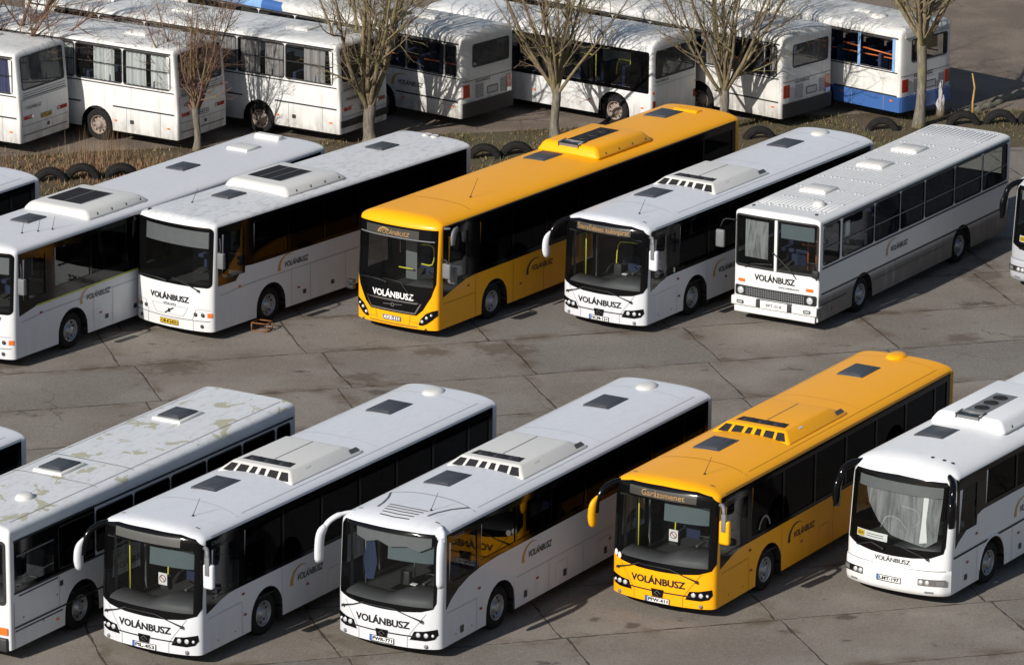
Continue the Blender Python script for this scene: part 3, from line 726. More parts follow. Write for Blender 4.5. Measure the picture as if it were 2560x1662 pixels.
    if disp != 'Szerződéses különjárat': tube('blind_strut', [(-.3, .12, 2.48), (-.3, .3, 2.3), (-.3, .1, 2.12)], .012, M['rubber'], root, 5); tube('blind_strut', [(-.3, 1.0, 2.48), (-.3, .82, 2.3), (-.3, 1.02, 2.12)], .012, M['rubber'], root, 5)
    box('ticket_machine', -1.0, -.85, -.3+.1*(L > 12), -.08+.1*(L > 12), 1.25, 1.55, M['dash_dark'], root, .02); box('dash_paper', -.55, -.42, -.02, .16, 1.235, 1.245, M['card'], root)
    # rear window and lamps
    lay(sh, 'B', 'rear_window', rrect(-1.0, 1.0, 1.75, 2.6, .1), M['band'], root, .008)
    for s in (-1, 1): lay(sh, 'B', 'tail_light', rrect(s*1.1-.07, s*1.1+.07, .8, 1.3, .03, 3), M['red'], root, .01)
    return root, sh

G_FR = 'white low entry buses of the same type'
F2, s2 = city_bus((-7.59, 96.88), 238.8, 'white', 'white low-floor bus in the front row between the peeling-roofed bus and the white coach', None, plate_s='PIL-453')
F3, s3 = city_bus((-2.59, 97.37), 239.5, 'white', 'white coach with long white horn mirrors and a slotted brow', None, 12.1, 'PWR-771', coach=True, name='coach')
F4, s4 = city_bus((3.28, 100.06), 239.2, 'yellow', 'yellow bus in the front row with an amber lettered display and yellow mirrors', None, 11.75, 'PFW-411', disp='Garázsmenet', black_logo=True)
M5, s5 = city_bus((2.35, 122.33), 236.7, 'white', 'white bus with a long amber text display, right of the long yellow bus', None, 12.1, 'NCM-121', disp='Szerződéses különjárat')
b_ = lay(s4, 'F', 'round_sticker', ellipse(-1.13, 1.2, .05, .07), M['decal_w'], F4, .012); b_ = lay(s4, 'F', 'round_sticker', ellipse(-1.02, 1.16, .05, .07), M['decal_w'], F4, .0125)
lay(s4, 'L', 'reflector_arc', [(-2.3-.3*math.cos(R_(a)), 1.43+.4*math.sin(R_(a))) for a in range(20, 161, 20)]+[(-2.3-.24*math.cos(R_(a)), 1.43+.34*math.sin(R_(a))) for a in range(160, 19, -20)], M['grey'], F4, .012)

def ac_pod(sh, root, mat, x0, ln, hw, panel, h=.245, stripes=0, fans=False, block=False):
    z = sh.rz(x0-.3, .5)-.06; ch = 'air_conditioner'
    o = frustum(ch, x0, x0-ln, hw, x0-.16, x0-ln+.35, hw-.2, z, z+h, mat, root, .11, 4)
    px0, px1, py0, py1 = panel; zt = z+h+.004
    p = vbox(o, 'grille_panel', [(px0, py0, zt), (px0, py1, zt), (px1, py1, zt), (px1, py0, zt)][::-1], M['grille' if not fans else ('grey' if fans == 2 else 'grille')])
    if stripes:
        for k in range(stripes+1):
            y = py0+(py1-py0)*k/stripes; vbox(p, 'grille_rib', [(px0, y-.015, zt+.006), (px0, y+.015, zt+.006), (px1, y+.015, zt+.006), (px1, y-.015, zt+.006)][::-1], M['grey'])
    if fans:
        for k in range(3):
            xx = px0+(px1-px0)*(.22+.28*k); yy = (py0+py1)/2; bm = bmesh.new()
            bm_lathe(bm, [(.17, 0), (.17, .02), (.15, .022), (.14, .008), (.001, .008)], 20, 'z', (xx, yy, zt)); 
            for a in (20, 80, 140): bm_tube(bm, [(xx+.14*math.cos(R_(a)), yy+.14*math.sin(R_(a)), zt+.02), (xx-.14*math.cos(R_(a)), yy-.14*math.sin(R_(a)), zt+.02)], .008, 4)
            from_bm('fan', bm, M['rubber'], p)
    if block:
        bm = bmesh.new(); bm_box(bm, x0-.12, px0+.02, py0-.01, py1+.01, z+.02, z+h+.01, .03); b = from_bm('intake_block', bm, M['grey'], o)
        box('intake_grille', x0-.121, x0-.112, py0+.06, py1-.06, z+.05, z+.17, M['lightgrey'], b)
    for k in range(4):
        xx = x0-.45-(ln-.9)*k/3; vbox(o, 'fixing_notch', [(xx+.03, hw-.03, z+.1), (xx-.03, hw-.03, z+.1), (xx-.03, hw-.06, z+.16), (xx+.03, hw-.06, z+.16)], M['seam'])
    return o

# --- middle row: white regional bus with dirty roof (two of them)
def regional_bus(pos, yaw, col, label, plate_s, yellow_plate, variant, L=12.2):
    H = 3.2; mat = M[col]
    sh = Shell(L=L, H=H, zs=2.98, m=3.2, c=.24, n=5, zf=2.98, fr=.3, q=2.0, rc=.2, rr=.2, rake=.06, b=.16)
    wins = []; x = -1.75
    while x > -L+1: wins.append((max(x-1.42, -L+.45), x, 1.82, 2.84)); x -= 1.5
    drv = (-1.35, -.45, 1.62 if variant == 0 else 1.75, 2.8); ws = (-1.17, 1.17, 1.52, 2.95)
    root = base_bus('bus', pos, yaw, sh, mat, [-2.45, -8.7], [(a-.02, b+.02, c-.02, d+.02) for a, b, c, d in wins+[drv]], [(ws[0]-.02, ws[1]+.02, ws[2]-.02, ws[3]+.02)], [], label, None, zb=1.3, floor=1.05, dashm='dash_dark')
    if variant == 0: band = [(-.28, 3.02), (-.28, 1.46), (-1.0, 1.46), (-1.3, 1.78), (-1.7, 1.75), (-L+.3, 1.7), (-L+.3, 3.02)]
    else: band = [(-.28, 2.98), (-.28, 1.36), (-.9, 1.48), (-1.0, 1.52), (-L+.3, 1.6), (-L+.3, 2.98)]
    hol = list(wins)+[drv]
    for f in 'LR':
        lay(sh, f, 'window_band', band, M['black'], root, .006, hol)
        for wv in wins: pane(sh, f, wv, M['tint_m'] if wv[0] > -3.4 else M['tint'], root)
        pane(sh, f, drv, M['clear'], root, 'driver_window')
    lay(sh, 'F', 'windscreen_surround', rrect(-1.24, 1.24, 1.44, 3.02, .12), M['black'], root, .007, [ws], res=.15)
    lay(sh, 'F', 'windscreen', rect(*ws), M['shield'], root, -.01, res=.15)
    lay(sh, 'F', 'sun_blind', rect(-1.05, 1.1, 2.45, 2.88), M['grey'], root, -.12)
    for s in (-1, 1):
        for y in (1.02, .82):
            lamp(sh, 'F', s*y, .72, .055, root, 'dash_dark', 'headlight'); lamp(sh, 'F', s*y, .715, .03, root, 'lens', 'lamp')
        lay(sh, 'F', 'indicator', rect(*sorted((s*1.14, s*1.25)), .66, .78), M['orange'], root, .01)
        lamp(sh, 'F', s*1.0, .42, .05, root, 'dash_dark', 'fog_lamp')
        line(sh, 'F', 'panel_seam', [(s*.72, .56), (s*.84, .86), (s*1.2, .86)], .012, M['seam_l'], root)
        line(sh, 'F', 'panel_seam', [(s*.75, .28), (s*.75, .56)], .01, M['seam_l'], root)
    line(sh, 'F', 'bumper_seam', [(-1.2, .56), (0, .545), (1.2, .56)], .016, M['seam'], root)
    line(sh, 'F', 'panel_seam', [(-.6, .86), (-.45, .62), (.45, .62), (.6, .86), (-.6, .86)], .01, M['seam_l'], root)
    write(sh, 'F', 'company_name', 'VOLÁNBUSZ', -.66, 1.0, 1.3, .15, M['decal'], root, .011, bold=.03)
    if variant == 0:
        write(sh, 'F', 'maker_name', 'VOLVO', -.2, .87, .42, .055, M['decal'], root, .012, bold=.01)
        line(sh, 'F', 'maker_emblem', [(-.14, .64), (.14, .8)], .03, M['decal'], root, .013); lay(sh, 'F', 'maker_emblem', rect(-.035, .035, .67, .77), M['decal'], root, .014)
    plate(sh, 'F', -.29, .36, .58, .13, plate_s, root, yellow_plate)
    wiper(sh, root, [(.1, 1.62), (.55, 1.5), (.92, 1.36)]); wiper(sh, root, [(-1.15, 1.5), (-.6, 1.53), (-.1, 1.5)])
    mirror_arm(root, [(-.25, -1.15, 3.05), (.05, -1.35, 3.0), (.28, -1.55, 2.8), (.33, -1.62, 2.5)], .03, M['grey'], [(.33, -1.62, 2.75), (.33, -1.64, 2.5), (.33, -1.64, 2.1)], .1, M['grey'])
    tube('mirror', curve3([(-.4, 1.24, 2.7), (-.2, 1.42, 2.75), (-.12, 1.5, 2.6), (-.12, 1.5, 2.35)]), .022, M['rubber'], root)
    box('mirror_housing', -.2, -.08, 1.4, 1.6, 2.0, 2.42, M['grey'], root, .03)
    hatch(sh, root, -2.55, -.2, .8, .6); hatch(sh, root, -9.2, -.25, .8, .62)
    ac_pod(sh, root, M['acwhite'], -3.35, 2.7, 1.12, (-3.95, -5.3, -.7, .4), stripes=3 if variant == 0 else 2)
    line(sh, 'L', 'panel_seam', [(-.35, 1.2), (-1.6, 1.27), (-L+.4, 1.27)], .014, M['seam_l'], root)
    for xx in (-3.3, -4.1, -5.6, -7.2, -9.9): line(sh, 'L', 'panel_seam', [(xx, .3), (xx, 1.26)], .01, M['seam_l'], root)
    for xx in (-3.85, -5.05, -6.4): lay(sh, 'L', 'vent_plate', rrect(xx-.07, xx+.07, .5, .62, .02, 2), M['dash_dark'], root, .009)
    logo(sh, root, 'L', -2.72, 1.37 if variant == 0 else 1.15)
    flank_lights(sh, root, (-1.15,), 1.28); flank_lights(sh, root, (-3.6,), .72)
    return root, sh
M3, s_3 = regional_bus((-8.77, 121.43), 234.1, 'white_volvo', 'white bus with a yellow number plate and grimy roof, left of the long yellow bus', 'OB-K2425', True, 0, 11.3)
for k in (0, 1):
    lay(s_3, 'T', 'roof_marker', ellipse(-10.95, .0+.22*k, .1, .1), M['acwhite'], M3, .05)
    dome(s_3, M3, -11.0, -.1+.3*k, M['acwhite'], .16, .11, .07)
antenna(s_3, M3, -1.35, -.45); dome(s_3, M3, -.3, -1.0, M['rubber'], .08, .05, .05)
lay(s_3, 'L', 'amber_sheet', rect(-1.28, -.4, 1.48, 1.6), M['rail'], M3, -.06)
lay(s_3, 'L', 'posted_paper', rect(-1.95, -1.6, 2.35, 2.7), M['card'], M3, .012) if False else None
M2, s_2 = regional_bus((-13.65, 118.73), 236.9, 'white_volvo_clean', 'white bus with a lime line under its windows, cut off at the left', 'LKV-308', False, 1, 13.7)
line(s_2, 'L', 'lime_trim', [(-1.0, 1.5), (-13.2, 1.58)], .045, M['yellowline'], M2, .009)
frustum('roof_vent', -12.15, -11.45, .36, -12.1, -11.5, .34, s_2.rz(-11, -.1)-.02, s_2.rz(-11, -.1)+.07, M['acwhite'], M2, .015, 2, -.15)
frustum('roof_vent', -13.35, -12.95, .42, -13.2, -13.0, .4, s_2.rz(-13, 0)-.02, s_2.rz(-12, 0)+.12, M['acwhite'], M2, .02, 2, -.25)
for xx, yy in ((-1.35, .55), (-1.75, .75), (-2.15, .9)): antenna(s_2, M2, xx, yy, .36, (-.05, .05))

# --- long yellow bus
def long_bus():
    L = 15.0; H = 3.22; mat = M['yellow_big']
    sh = Shell(L=L, H=H, zs=2.94, m=2.6, c=.26, n=5, zf=2.9, fr=.42, q=2.0, rc=.2, rr=.3, rake=.07, b=.14)
    wins = []; x = -2.0
    while x > -L+1: wins.append((max(x-1.5, -L+.45), x, 1.55, 2.78)); x -= 1.58
    drv = (-1.45, -.55, 1.5, 2.7); ws = (-1.15, 1.15, 1.42, 2.6)
    root = base_bus('bus', (-3.02, 121.7), 236.2, sh, mat, [-2.68, -9.3, -10.7], [(a-.02, b+.02, c-.02, d+.02) for a, b, c, d in wins+[drv]], [(ws[0]-.02, ws[1]+.02, ws[2]-.02, ws[3]+.02)], [], 'long yellow bus with a silver framed grille, in the middle row', None, floor=.95)
    band = [(-.3, 3.0), (-.3, 1.12), (-.85, 1.27), (-1.35, 1.4), (-1.73, 1.43), (-L+.28, 1.43), (-L+.28, 3.0)]
    for f in 'LR':
        lay(sh, f, 'window_band', band, M['black'], root, .006, list(wins)+[drv])
        for wv in wins: pane(sh, f, wv, M['tint'], root)
        pane(sh, f, drv, M['clear'], root, 'driver_window')
    out = [(-1.24, 1.52), (-1.12, 1.18), (-.9, .8), (-.72, .64), (.72, .64), (.9, .8), (1.12, 1.18), (1.22, 1.52), (1.22, 2.92), (-1.24, 2.92)]
    lay(sh, 'F', 'windscreen_surround', out, M['black'], root, .007, [ws], res=.15)
    lay(sh, 'F', 'windscreen', rect(*ws), M['shield'], root, -.01, res=.15)
    d = lay(sh, 'F', 'destination_display', rect(-.95, .72, 2.64, 2.86), M['ledbg'], root, .011, res=.2)
    write(sh, 'F', 'display_text', 'VOLÁNBUSZ', -.5, 2.67, .95, .11, M['led'], d, .014, bold=0, shear=.2)
    line(sh, 'F', 'display_emblem', [(-.55, 2.69), (-.48, 2.78), (-.38, 2.82), (-.26, 2.8), (-.2, 2.76)], .04, M['led'], d, .014)
    line(sh, 'F', 'display_ledge', [(-1.15, 2.62), (1.15, 2.62)], .03, M['grey'], root, .02)
    # grille with silver frame
    g = [(-.86, .96), (-.7, .69), (.68, .69), (.84, .96), (-.86, .96)]
    line(sh, 'F', 'grille_frame', g, .04, M['chrome'], root, .014)
    e = lay(sh, 'F', 'maker_emblem', ellipse(0, .84, .055, .055), M['chrome'], root, .014); lay(sh, 'F', 'emblem_core', ellipse(0, .84, .03, .03), M['black'], e, .016)
    line(sh, 'F', 'emblem_bar', [(-.3, .83), (.3, .87)], .012, M['grey'], root, .012)
    write(sh, 'F', 'company_name', 'VOLÁNBUSZ', -.66, 1.03, 1.3, .16, M['decal_w'], root, .012, bold=.03)
    for s in (-1, 1):
        hl = [(s*.78, .4), (s*.84, .56), (s*.98, .72), (s*1.14, .8), (s*1.255, .83), (s*1.255, .68), (s*1.15, .56), (s*1.0, .44), (s*.88, .39)]
        h = lay(sh, 'F', 'headlight', hl if s > 0 else hl[::-1], M['black'], root, .01, res=.08)
        for y, z, r in ((.88, .5, .045), (1.0, .61, .045), (1.12, .69, .035)): lamp(sh, 'F', s*y, z, r, root, 'lens', 'lamp', h)
        line(sh, 'F', 'panel_seam', [(s*.55, .66), (s*.5, .36)], .012, M['seam_y'], root); line(sh, 'F', 'panel_seam', [(s*.52, .47), (s*.8, .43)], .01, M['seam_y'], root)
        lamp(sh, 'F', s*.98, .3, .03, root, 'dash_dark', 'fog_lamp')
    line(sh, 'F', 'bumper_slot', [(-.75, .335), (.75, .335)], .035, M['seam_y'], root, .01)
    pq = lay(sh, 'F', 'number_plate', rect(-.3, .26, .42, .545), M['grey'], root, .016, thick=.008); write(sh, 'F', 'plate_number', 'AYZ-111', -.27, .45, .5, .075, M['decal_w'], pq, .029, bold=.04)
    wiper(sh, root, [(-.3, 1.5), (.25, 1.48), (.5, 1.2), (.8, .98)]); wiper(sh, root, [(-1.1, 1.42), (-.6, 1.46), (-.2, 1.42)])
    tube('mirror', curve3([(-.3, 1.24, 2.1), (-.1, 1.5, 2.2), (-.08, 1.6, 2.1)]), .025, M['rubber'], root)
    box('mirror_housing', -.16, -.04, 1.42, 1.66, 1.72, 2.12, M['grey'], root, .04)
    box('mirror_housing', -.5, -.38, 1.36, 1.6, 1.5, 1.95, M['grey'], root, .04)
    mirror_arm(root, [(-.3, 1.22, 2.95), (-.45, 1.4, 2.95)], .03, M['grey'], [(-.75, 1.42, 2.92), (-.55, 1.44, 2.8), (-.5, 1.44, 2.5)], .11, M['grey'])
    for z in (1.25, 1.1): box('side_camera', -.05, .1, -1.5, -1.3, z-.08, z+.02, M['rubber'], root, .02)
    hatch(sh, root, -7.4, -.35, 1.0, .7); hatch(sh, root, -13.5, -.35, 1.0, .75)
    ac_pod(sh, root, mat, -8.0, 2.9, 1.04, (-8.5, -10.2, -.32, .3), h=.32, fans=1, block=True)
    line(sh, 'T', 'roof_seam', [(-1.8-.1*(1-(y/1.1)**2), y) for y in [-1.1+.22*i for i in range(11)]], .02, M['seam_y'], root, .006)
    antenna(sh, root, -2.6, .55, .5, (-.2, .1)); frustum('roof_vent', -14.4, -14.0, .4, -14.3, -14.1, .38, sh.rz(-14.2, 0)-.01, sh.rz(-14.2, 0)+.05, mat, root, .015, 2)
    logo(sh, root, 'L', -4.15, .9, True)
    for xx in (-1.8, -3.55, -5.0, -7.2): line(sh, 'L', 'panel_seam', [(xx, .3), (xx, 1.42)], .012, M['seam_y'], root)
    line(sh, 'L', 'panel_seam', [(-.3, .95), (-1.8, .93)], .012, M['seam_y'], root)
    flank_lights(sh, root, (-1.45,), 1.2); flank_lights(sh, root, (-3.9,), .7)
    sticks(root, [(-1.3, -.2, 1.6), (-1.3, .25, 1.62), (-1.3, .27, 2.1), (-1.3, -.2, 2.1)], M['polem'], .02); sticks(root, [(-1.0, -.6, 1.5), (-1.0, -.15, 1.5)], M['polem'], .02)
    box('cab_screen', -1.12, -1.1, -.45, -.1, 1.2, 2.25, M['grey'], root)
    lay(sh, 'B', 'rear_window', rrect(-1.1, 1.1, 1.6, 2.8, .1), M['band'], root, .008)
    return root
M4 = long_bus()

# --- boxy bus with the split windscreen
def boxy_bus():
    L = 11.35; H = 3.06; mat = M['white_ikarus']
    sh = Shell(L=L, W=2.5, H=H, z0=.3, zs=2.86, m=4.2, c=.12, n=7, b=.05, zf=2.9, fr=.16, q=2, rc=.12, rr=.14, rn=7)
    edges = [-1.25, -3.1, -4.6, -6.05, -7.85, -9.55]
    wins = [(b+.05, a-.05, 1.8, 2.8) for a, b in zip(edges, edges[1:])]+[(-11.1, -9.62, 1.8, 2.8)]
    drv = (-1.12, -.24, 1.8, 2.8); ws = (-1.17, 1.17, 1.58, 2.87)
    root = base_bus('bus', (6.88, 122.72), 238.8, sh, mat, [-2.5, -8.4], [(a-.01, b+.01, c-.01, d+.01) for a, b, c, d in wins+[drv]], [(ws[0]-.01, ws[1]+.01, ws[2]-.01, ws[3]+.01)], [(-1.0, 1.0, 1.85, 2.75)], 'old boxy white bus with a ribbed roof and split windscreen', None, floor=1.0, dashm='dash_dark', ar=.58)
    for f in 'LR':
        for wv in wins+[drv]:
            g = lay(sh, f, 'window', rrect(wv[0]-.035, wv[1]+.035, wv[2]-.035, wv[3]+.035, .1), M['rubber'], root, .006, [wv], res=.3)
            pane(sh, f, wv, M['clear'], g, 'pane')
            line(sh, f, 'window_bar', [(wv[0], 2.22), (wv[1], 2.22)], .035, M['grey'], g, .009)
        line(sh, f, 'belt_trim', [(-.18, 1.7), (-L+.15, 1.7)], .045, M['rubber'], root, .009)
        line(sh, f, 'eave_trim', [(-.18, 2.87), (-L+.15, 2.87)], .05, M['rubber'], root, .009)
        line(sh, f, 'flank_trim', [(-.18, 1.02), (-L+.15, 1.0)], .045, M['rubber'], root, .009)
    line(sh, 'L', 'flank_trim', [(-.2, .73), (-1.6, .73)], .03, M['rubber'], root, .009); line(sh, 'L', 'flank_trim', [(-3.1, .74), (-7.3, .74)], .02, M['seam'], root, .009)
    for xx in (-4.4, -5.9, -7.3, -10.0): line(sh, 'L', 'panel_seam', [(xx, .32), (xx, .98)], .012, M['seam'], root)
    lay(sh, 'F', 'windscreen_surround', rrect(-1.22, 1.22, 1.5, 2.92, .1), M['rubber'], root, .006, [ws], res=.2)
    lay(sh, 'F', 'windscreen', rect(*ws), M['shield'], root, -.01, res=.3)
    box('windscreen_post', .0, .085, -.035, .045, 1.5, 2.88, mat, root, .01)
    lay(sh, 'F', 'sun_blind', rect(.08, 1.05, 2.4, 2.78), M['blind'], root, -.12)
    lay(sh, 'F', 'cab_curtain', rect(-1.0, -.3, 1.75, 2.75), M['film'], root, -.12, res=.1)
    # lower front: grille band, lamps, bumper
    gb = lay(sh, 'F', 'grille', rrect(-1.2, 1.2, .72, 1.0, .05), M['grille'], root, .012, res=.3)
    bm = bmesh.new()
    for i in range(33): y = -.85+1.7*i/32; q = sh.fx(y, .86); bm_box(bm, q+.01, q+.03, y-.008, y+.008, .745, .975)
    for z in (.8, .86, .92): bm_tube(bm, [(sh.fx(y, z)+.022, y, z) for y in [-.86+.172*k for k in range(11)]], .007, 4)
    from_bm('grille_bars', bm, M['grey'], gb, False)
    for s in (-1, 1):
        h = lamp(sh, 'F', s*1.02, .86, .125, root, 'rubber', 'headlight'); lamp(sh, 'F', s*1.02, .86, .095, root, 'lens', 'lamp', h).location.x = .015
        lay(sh, 'F', 'indicator', rrect(s*1.0-.1, s*1.0+.1, 1.1, 1.18, .03), M['orange'], root, .012, thick=.02)
        box('bumper', -.22, .11, *sorted((s*.52, s*1.27)), .46, .7, mat, root, .04)
        lay(sh, 'F', 'fog_lamp', rrect(s*.98-.1, s*.98+.1, .53, .62, .02), M['dash_dark'], root, .115); lay(sh, 'F', 'fog_lens', rrect(s*.98-.07, s*.98+.07, .555, .595, .01), M['lens'], root, .119)
    box('bumper', -.1, .1, -.52, .52, .47, .7, M['dash_dark'], root, .02); box('plate_holder', .09, .115, -.4, .4, .47, .69, mat, root, .01)
    # plate numbers stand on the holder
    V, Fc = text_mesh('BPT-018', .015); pm = bpy.data.meshes.new('number_plate'); pm.from_pydata([(.128, -.28, .52), (.128, .28, .52), (.128, .28, .64), (.128, -.28, .64)], [], [(0, 1, 2, 3)]); pp = link('number_plate', pm, root, M['plate'], False)
    tm = bpy.data.meshes.new('plate_number'); tm.from_pydata([(.131, -.22+u*.46, .545+v*.075) for u, v in V], [], Fc); link('plate_number', tm, pp, M['decal'], False)
    box('lower_skirt', -.2, .06, -1.2, 1.2, .27, .45, mat, root, .03)
    write(sh, 'F', 'company_name', 'VOLÁNBUSZ', -.62, 1.2, 1.2, .16, M['decal'], root, .011, bold=.03)
    write(sh, 'F', 'depot_name', 'www.volanbusz.hu', .1, 1.08, .6, .05, M['decal'], root, .011, bold=.01)
    wiper(sh, root, [(-.9, 1.5), (-.7, 1.62), (-.1, 1.68)]); wiper(sh, root, [(.62, 1.4), (.45, 1.6), (-.05, 2.0)])
    tube('mirror', curve3([(-.05, -1.2, 2.7), (.1, -1.5, 2.72), (.12, -1.62, 2.5)]), .015, M['rubber'], root); box('mirror_housing', .05, .15, -1.75, -1.5, 1.95, 2.42, M['grey'], root, .04)
    tube('mirror', curve3([(.0, 1.1, 1.62), (.1, 1.22, 1.6), (.1, 1.24, 1.45)]), .015, M['rubber'], root); box('mirror_housing', .04, .14, 1.1, 1.3, 1.5, 1.72, M['rubber'], root, .05)
    # ribbed roof: lengthwise corrugations in sheets, their ends raised in rows
    jx = [-.75, -1.75, -2.95, -4.2, -5.3, -6.6, -7.6, -8.8, -9.9, -11.0]
    bm = bmesh.new()
    for i in range(17):
        y = -1.0+2.0*i/16; bm_tube(bm, [(x, y, sh.rz(x, y)-.006) for x in [jx[0]+(jx[-1]-jx[0])*k/10 for k in range(11)]], .018, 8)
        for x0 in jx:
            if rnd.random() < .55: bm_tube(bm, [(x0+.05, y, sh.rz(x0, y)), (x0-.05, y, sh.rz(x0, y))], rnd.uniform(.016, .022), 6)
    bmesh.ops.recalc_face_normals(bm, faces=bm.faces); from_bm('roof_ribs', bm, mat, root)
    for xx in (-2.75, -6.0, -8.05): hatch(sh, root, xx, -.25, .75, .8, mat='acwhite', hgt=.09)
    dome(sh, root, -1.35, .5, M['acwhite'], .2, .17, .14)
    for y in (-1.0, .95): dome(sh, root, -.45, y*.95, M['rubber'], .06, .05, .05, 'roof_marker')
    logo(sh, root, 'L', -3.8, 1.27)
    lay(sh, 'B', 'rear_window_frame', rrect(-1.05, 1.05, 1.8, 2.8, .1), M['rubber'], root, .006, [(-.98, .98, 1.87, 2.73)], res=.3); pane(sh, 'B', (-1.0, 1.0, 1.85, 2.75), M['clear'], root, 'rear_window')
    bm = bmesh.new()
    bm_tube(bm, [(-1.1, .35, 1.2), (-1.1, .35, 2.5)], .02, 8); bm_tube(bm, [(-1.12, .15, 2.0), (-1.12, .6, 2.0)], .02, 8); bm_tube(bm, [(-1.3, .5, 1.2), (-1.3, .5, 2.4)], .035, 8)
    from_bm('cab_rail', bm, M['rail'], root)
    box('fire_extinguisher', -1.4, -1.3, .25, .35, 2.1, 2.5, M['red'], root, .03)
    for wv in wins[:1]: lay(sh, 'L', 'posted_paper', rect(-1.75, -1.5, 2.3, 2.68), M['card'], root, -.03)
    sticks(root, [(-2.0, .3, 1), (-2.0, .3, 2.6)], M['rail']); flank_lights(sh, root, (-.8,), .5)
    return root
M6 = boxy_bus()

# --- right-hand coach with curtain-like haze behind the windscreen
def touring_coach(pos, yaw, label, mat, L=12, plate_s='LMT-197', full=True):
    H = 3.16
    sh = Shell(L=L, H=H, zs=2.82, m=2.3, c=.34, n=3.8, b=.18, zf=2.75, fr=.75, q=2.0, rc=.2, rr=.35, rake=.12)
    wins = []; x = -1.75
    while x > -L+1: wins.append((max(x-1.42, -L+.45), x, 1.98, 2.74)); x -= 1.5
    drv = (-1.3, -.5, 1.62, 2.6); ws = (-1.1, 1.1, 1.3, 2.72)
    root = base_bus('coach', pos, yaw, sh, mat, [-2.15, -8.4], [(a-.02, b+.02, c-.02, d+.02) for a, b, c, d in wins+[drv]], [(ws[0]-.02, ws[1]+.02, ws[2]-.02, ws[3]+.02)], [], label, None, floor=1.2, dashm='dash_dark')
    band = [(-.38, 2.86), (-.36, 1.3), (-.5, 1.42), (-.9, 1.62), (-1.3, 1.8), (-1.6, 1.88), (-L+.3, 1.88), (-L+.3, 2.86)]
    for f in 'LR':
        lay(sh, f, 'window_band', band, M['black'], root, .006, list(wins)+[drv])
        for wv in wins: pane(sh, f, wv, M['tint'], root)
        pane(sh, f, drv, M['clear'], root, 'driver_window')
    out = [(-1.18, 1.25), (-.9, 1.14), (-.5, 1.09), (0, 1.07), (.5, 1.09), (.9, 1.14), (1.15, 1.25), (1.18, 1.4), (1.18, 2.7), (1.1, 2.82), (0, 2.86), (-1.1, 2.82), (-1.18, 2.7)]
    lay(sh, 'F', 'windscreen_surround', out, M['black'], root, .007, [ws], res=.15)
    lay(sh, 'F', 'windscreen', rect(*ws), M['shield'], root, -.01, res=.15)
    lay(sh, 'F', 'hanging_sheet', [(-.95, 2.68), (-.75, 2.1), (-.45, 1.75), (-.1, 1.5), (.75, 1.34), (1.0, 1.5), (1.06, 2.68)], M['film'], root, -.1, res=.12)
    lay(sh, 'F', 'sun_blind', rect(-1.05, 1.05, 2.45, 2.7), M['grey'], root, -.06)
    lay(sh, 'F', 'bright_streak', [(.62, 2.45), (.74, 2.45), (.72, 1.9), (.78, 1.45), (.6, 1.42), (.62, 1.9)], M['card'], root, -.095) if full else None  # bright vertical streak on the sheet, painted in as a white strip
    sticks(root, [(-.7, -.75, 1.35), (-.7, -.6, 1.62), (-.7, -.3, 1.6), (-.7, -.1, 1.38)], M['lightgrey'], .014, 'cab_hoop'); sticks(root, [(-.9, -.35, 1.85), (-.9, 0, 1.8), (-.9, .12, 1.6), (-.9, -.05, 1.4)], M['lightgrey'], .014, 'cab_hoop')
    cd = lay(sh, 'F', 'route_card', rect(-.98, -.15, 1.33, 1.5), M['card'], root, -.04); lay(sh, 'F', 'card_field', rect(-.96, -.76, 1.35, 1.48), M['plate_y'], cd, -.035)
    write(sh, 'F', 'card_number', '1014', -.93, 1.385, .14, .06, M['decal'], cd, -.032)
    for zz in (1.44, 1.39): line(sh, 'F', 'card_lines', [(-.7, zz), (-.25, zz)], .012, M['decal'], cd, -.034)
    # bumper ledge
    bm = bmesh.new(); prev = None
    prof = [(.0, .84), (.05, .82), (.07, .74), (.07, .4), (.04, .3), (-.02, .27)]
    ys = [-1.27+2.54*i/40 for i in range(41)]
    for y in ys:
        row = []
        for d, z in prof:
            row.append(bm.verts.new((sh.fx(max(-1.2745, min(1.2745, y)), z)+d*(1 if abs(y) < 1.2 else .5), y*(1+.02*d/.07), z)))
        if prev:
            for k in range(len(prof)-1): bm.faces.new((prev[k], prev[k+1], row[k+1], row[k]))
        prev = row
    bmesh.ops.recalc_face_normals(bm, faces=bm.faces); from_bm('bumper', bm, mat, root)
    line(sh, 'F', 'bumper_seam', [(-1.2, .85), (0, .83), (1.2, .85)], .015, M['seam'], root, .012)
    for s in (-1, 1):
        h = lay(sh, 'F', 'headlight', rrect(*sorted((s*.66, s*1.2)), .52, .68, .03), M['chrome'], root, .078, res=.08)
        for y in (.74, .88): lamp(sh, 'F', s*y, .6, .055, root, 'lens', 'lamp', h).location.x = .07
        lay(sh, 'F', 'fog_lamp', rrect(s*.9-.09, s*.9+.09, .36, .4, .01), M['grey'], root, .078)
        lay(sh, 'F', 'indicator', rect(*sorted((s*1.04, s*1.17)), .55, .65), M['grey'], root, .082)
    write(sh, 'F', 'company_name', 'VOLÁNBUSZ', -.42, .93, .88, .1, M['decal'], root, .011, bold=.012)
    p = plate(sh, 'F', -.3, .5, .58, .125, plate_s, root); p.location.x = .066
    wiper(sh, root, [(.1, 1.35), (.45, 1.25), (.85, 1.12)]); wiper(sh, root, [(-.9, 1.15), (-.5, 1.28), (-.2, 1.2)])
    for s in (-1, 1): mirror_arm(root, [(-.4, s*1.05, 2.9), (-.2, s*1.24, 2.86), (0, s*1.36, 2.72), (.1, s*1.4, 2.4)], .075, M['black'], [(.04, s*1.37, 2.66), (.12, s*1.42, 2.35), (.12, s*1.42, 1.95)], .14, M['black'], .6)
    hatch(sh, root, -2.45, -.33, .9, .75)
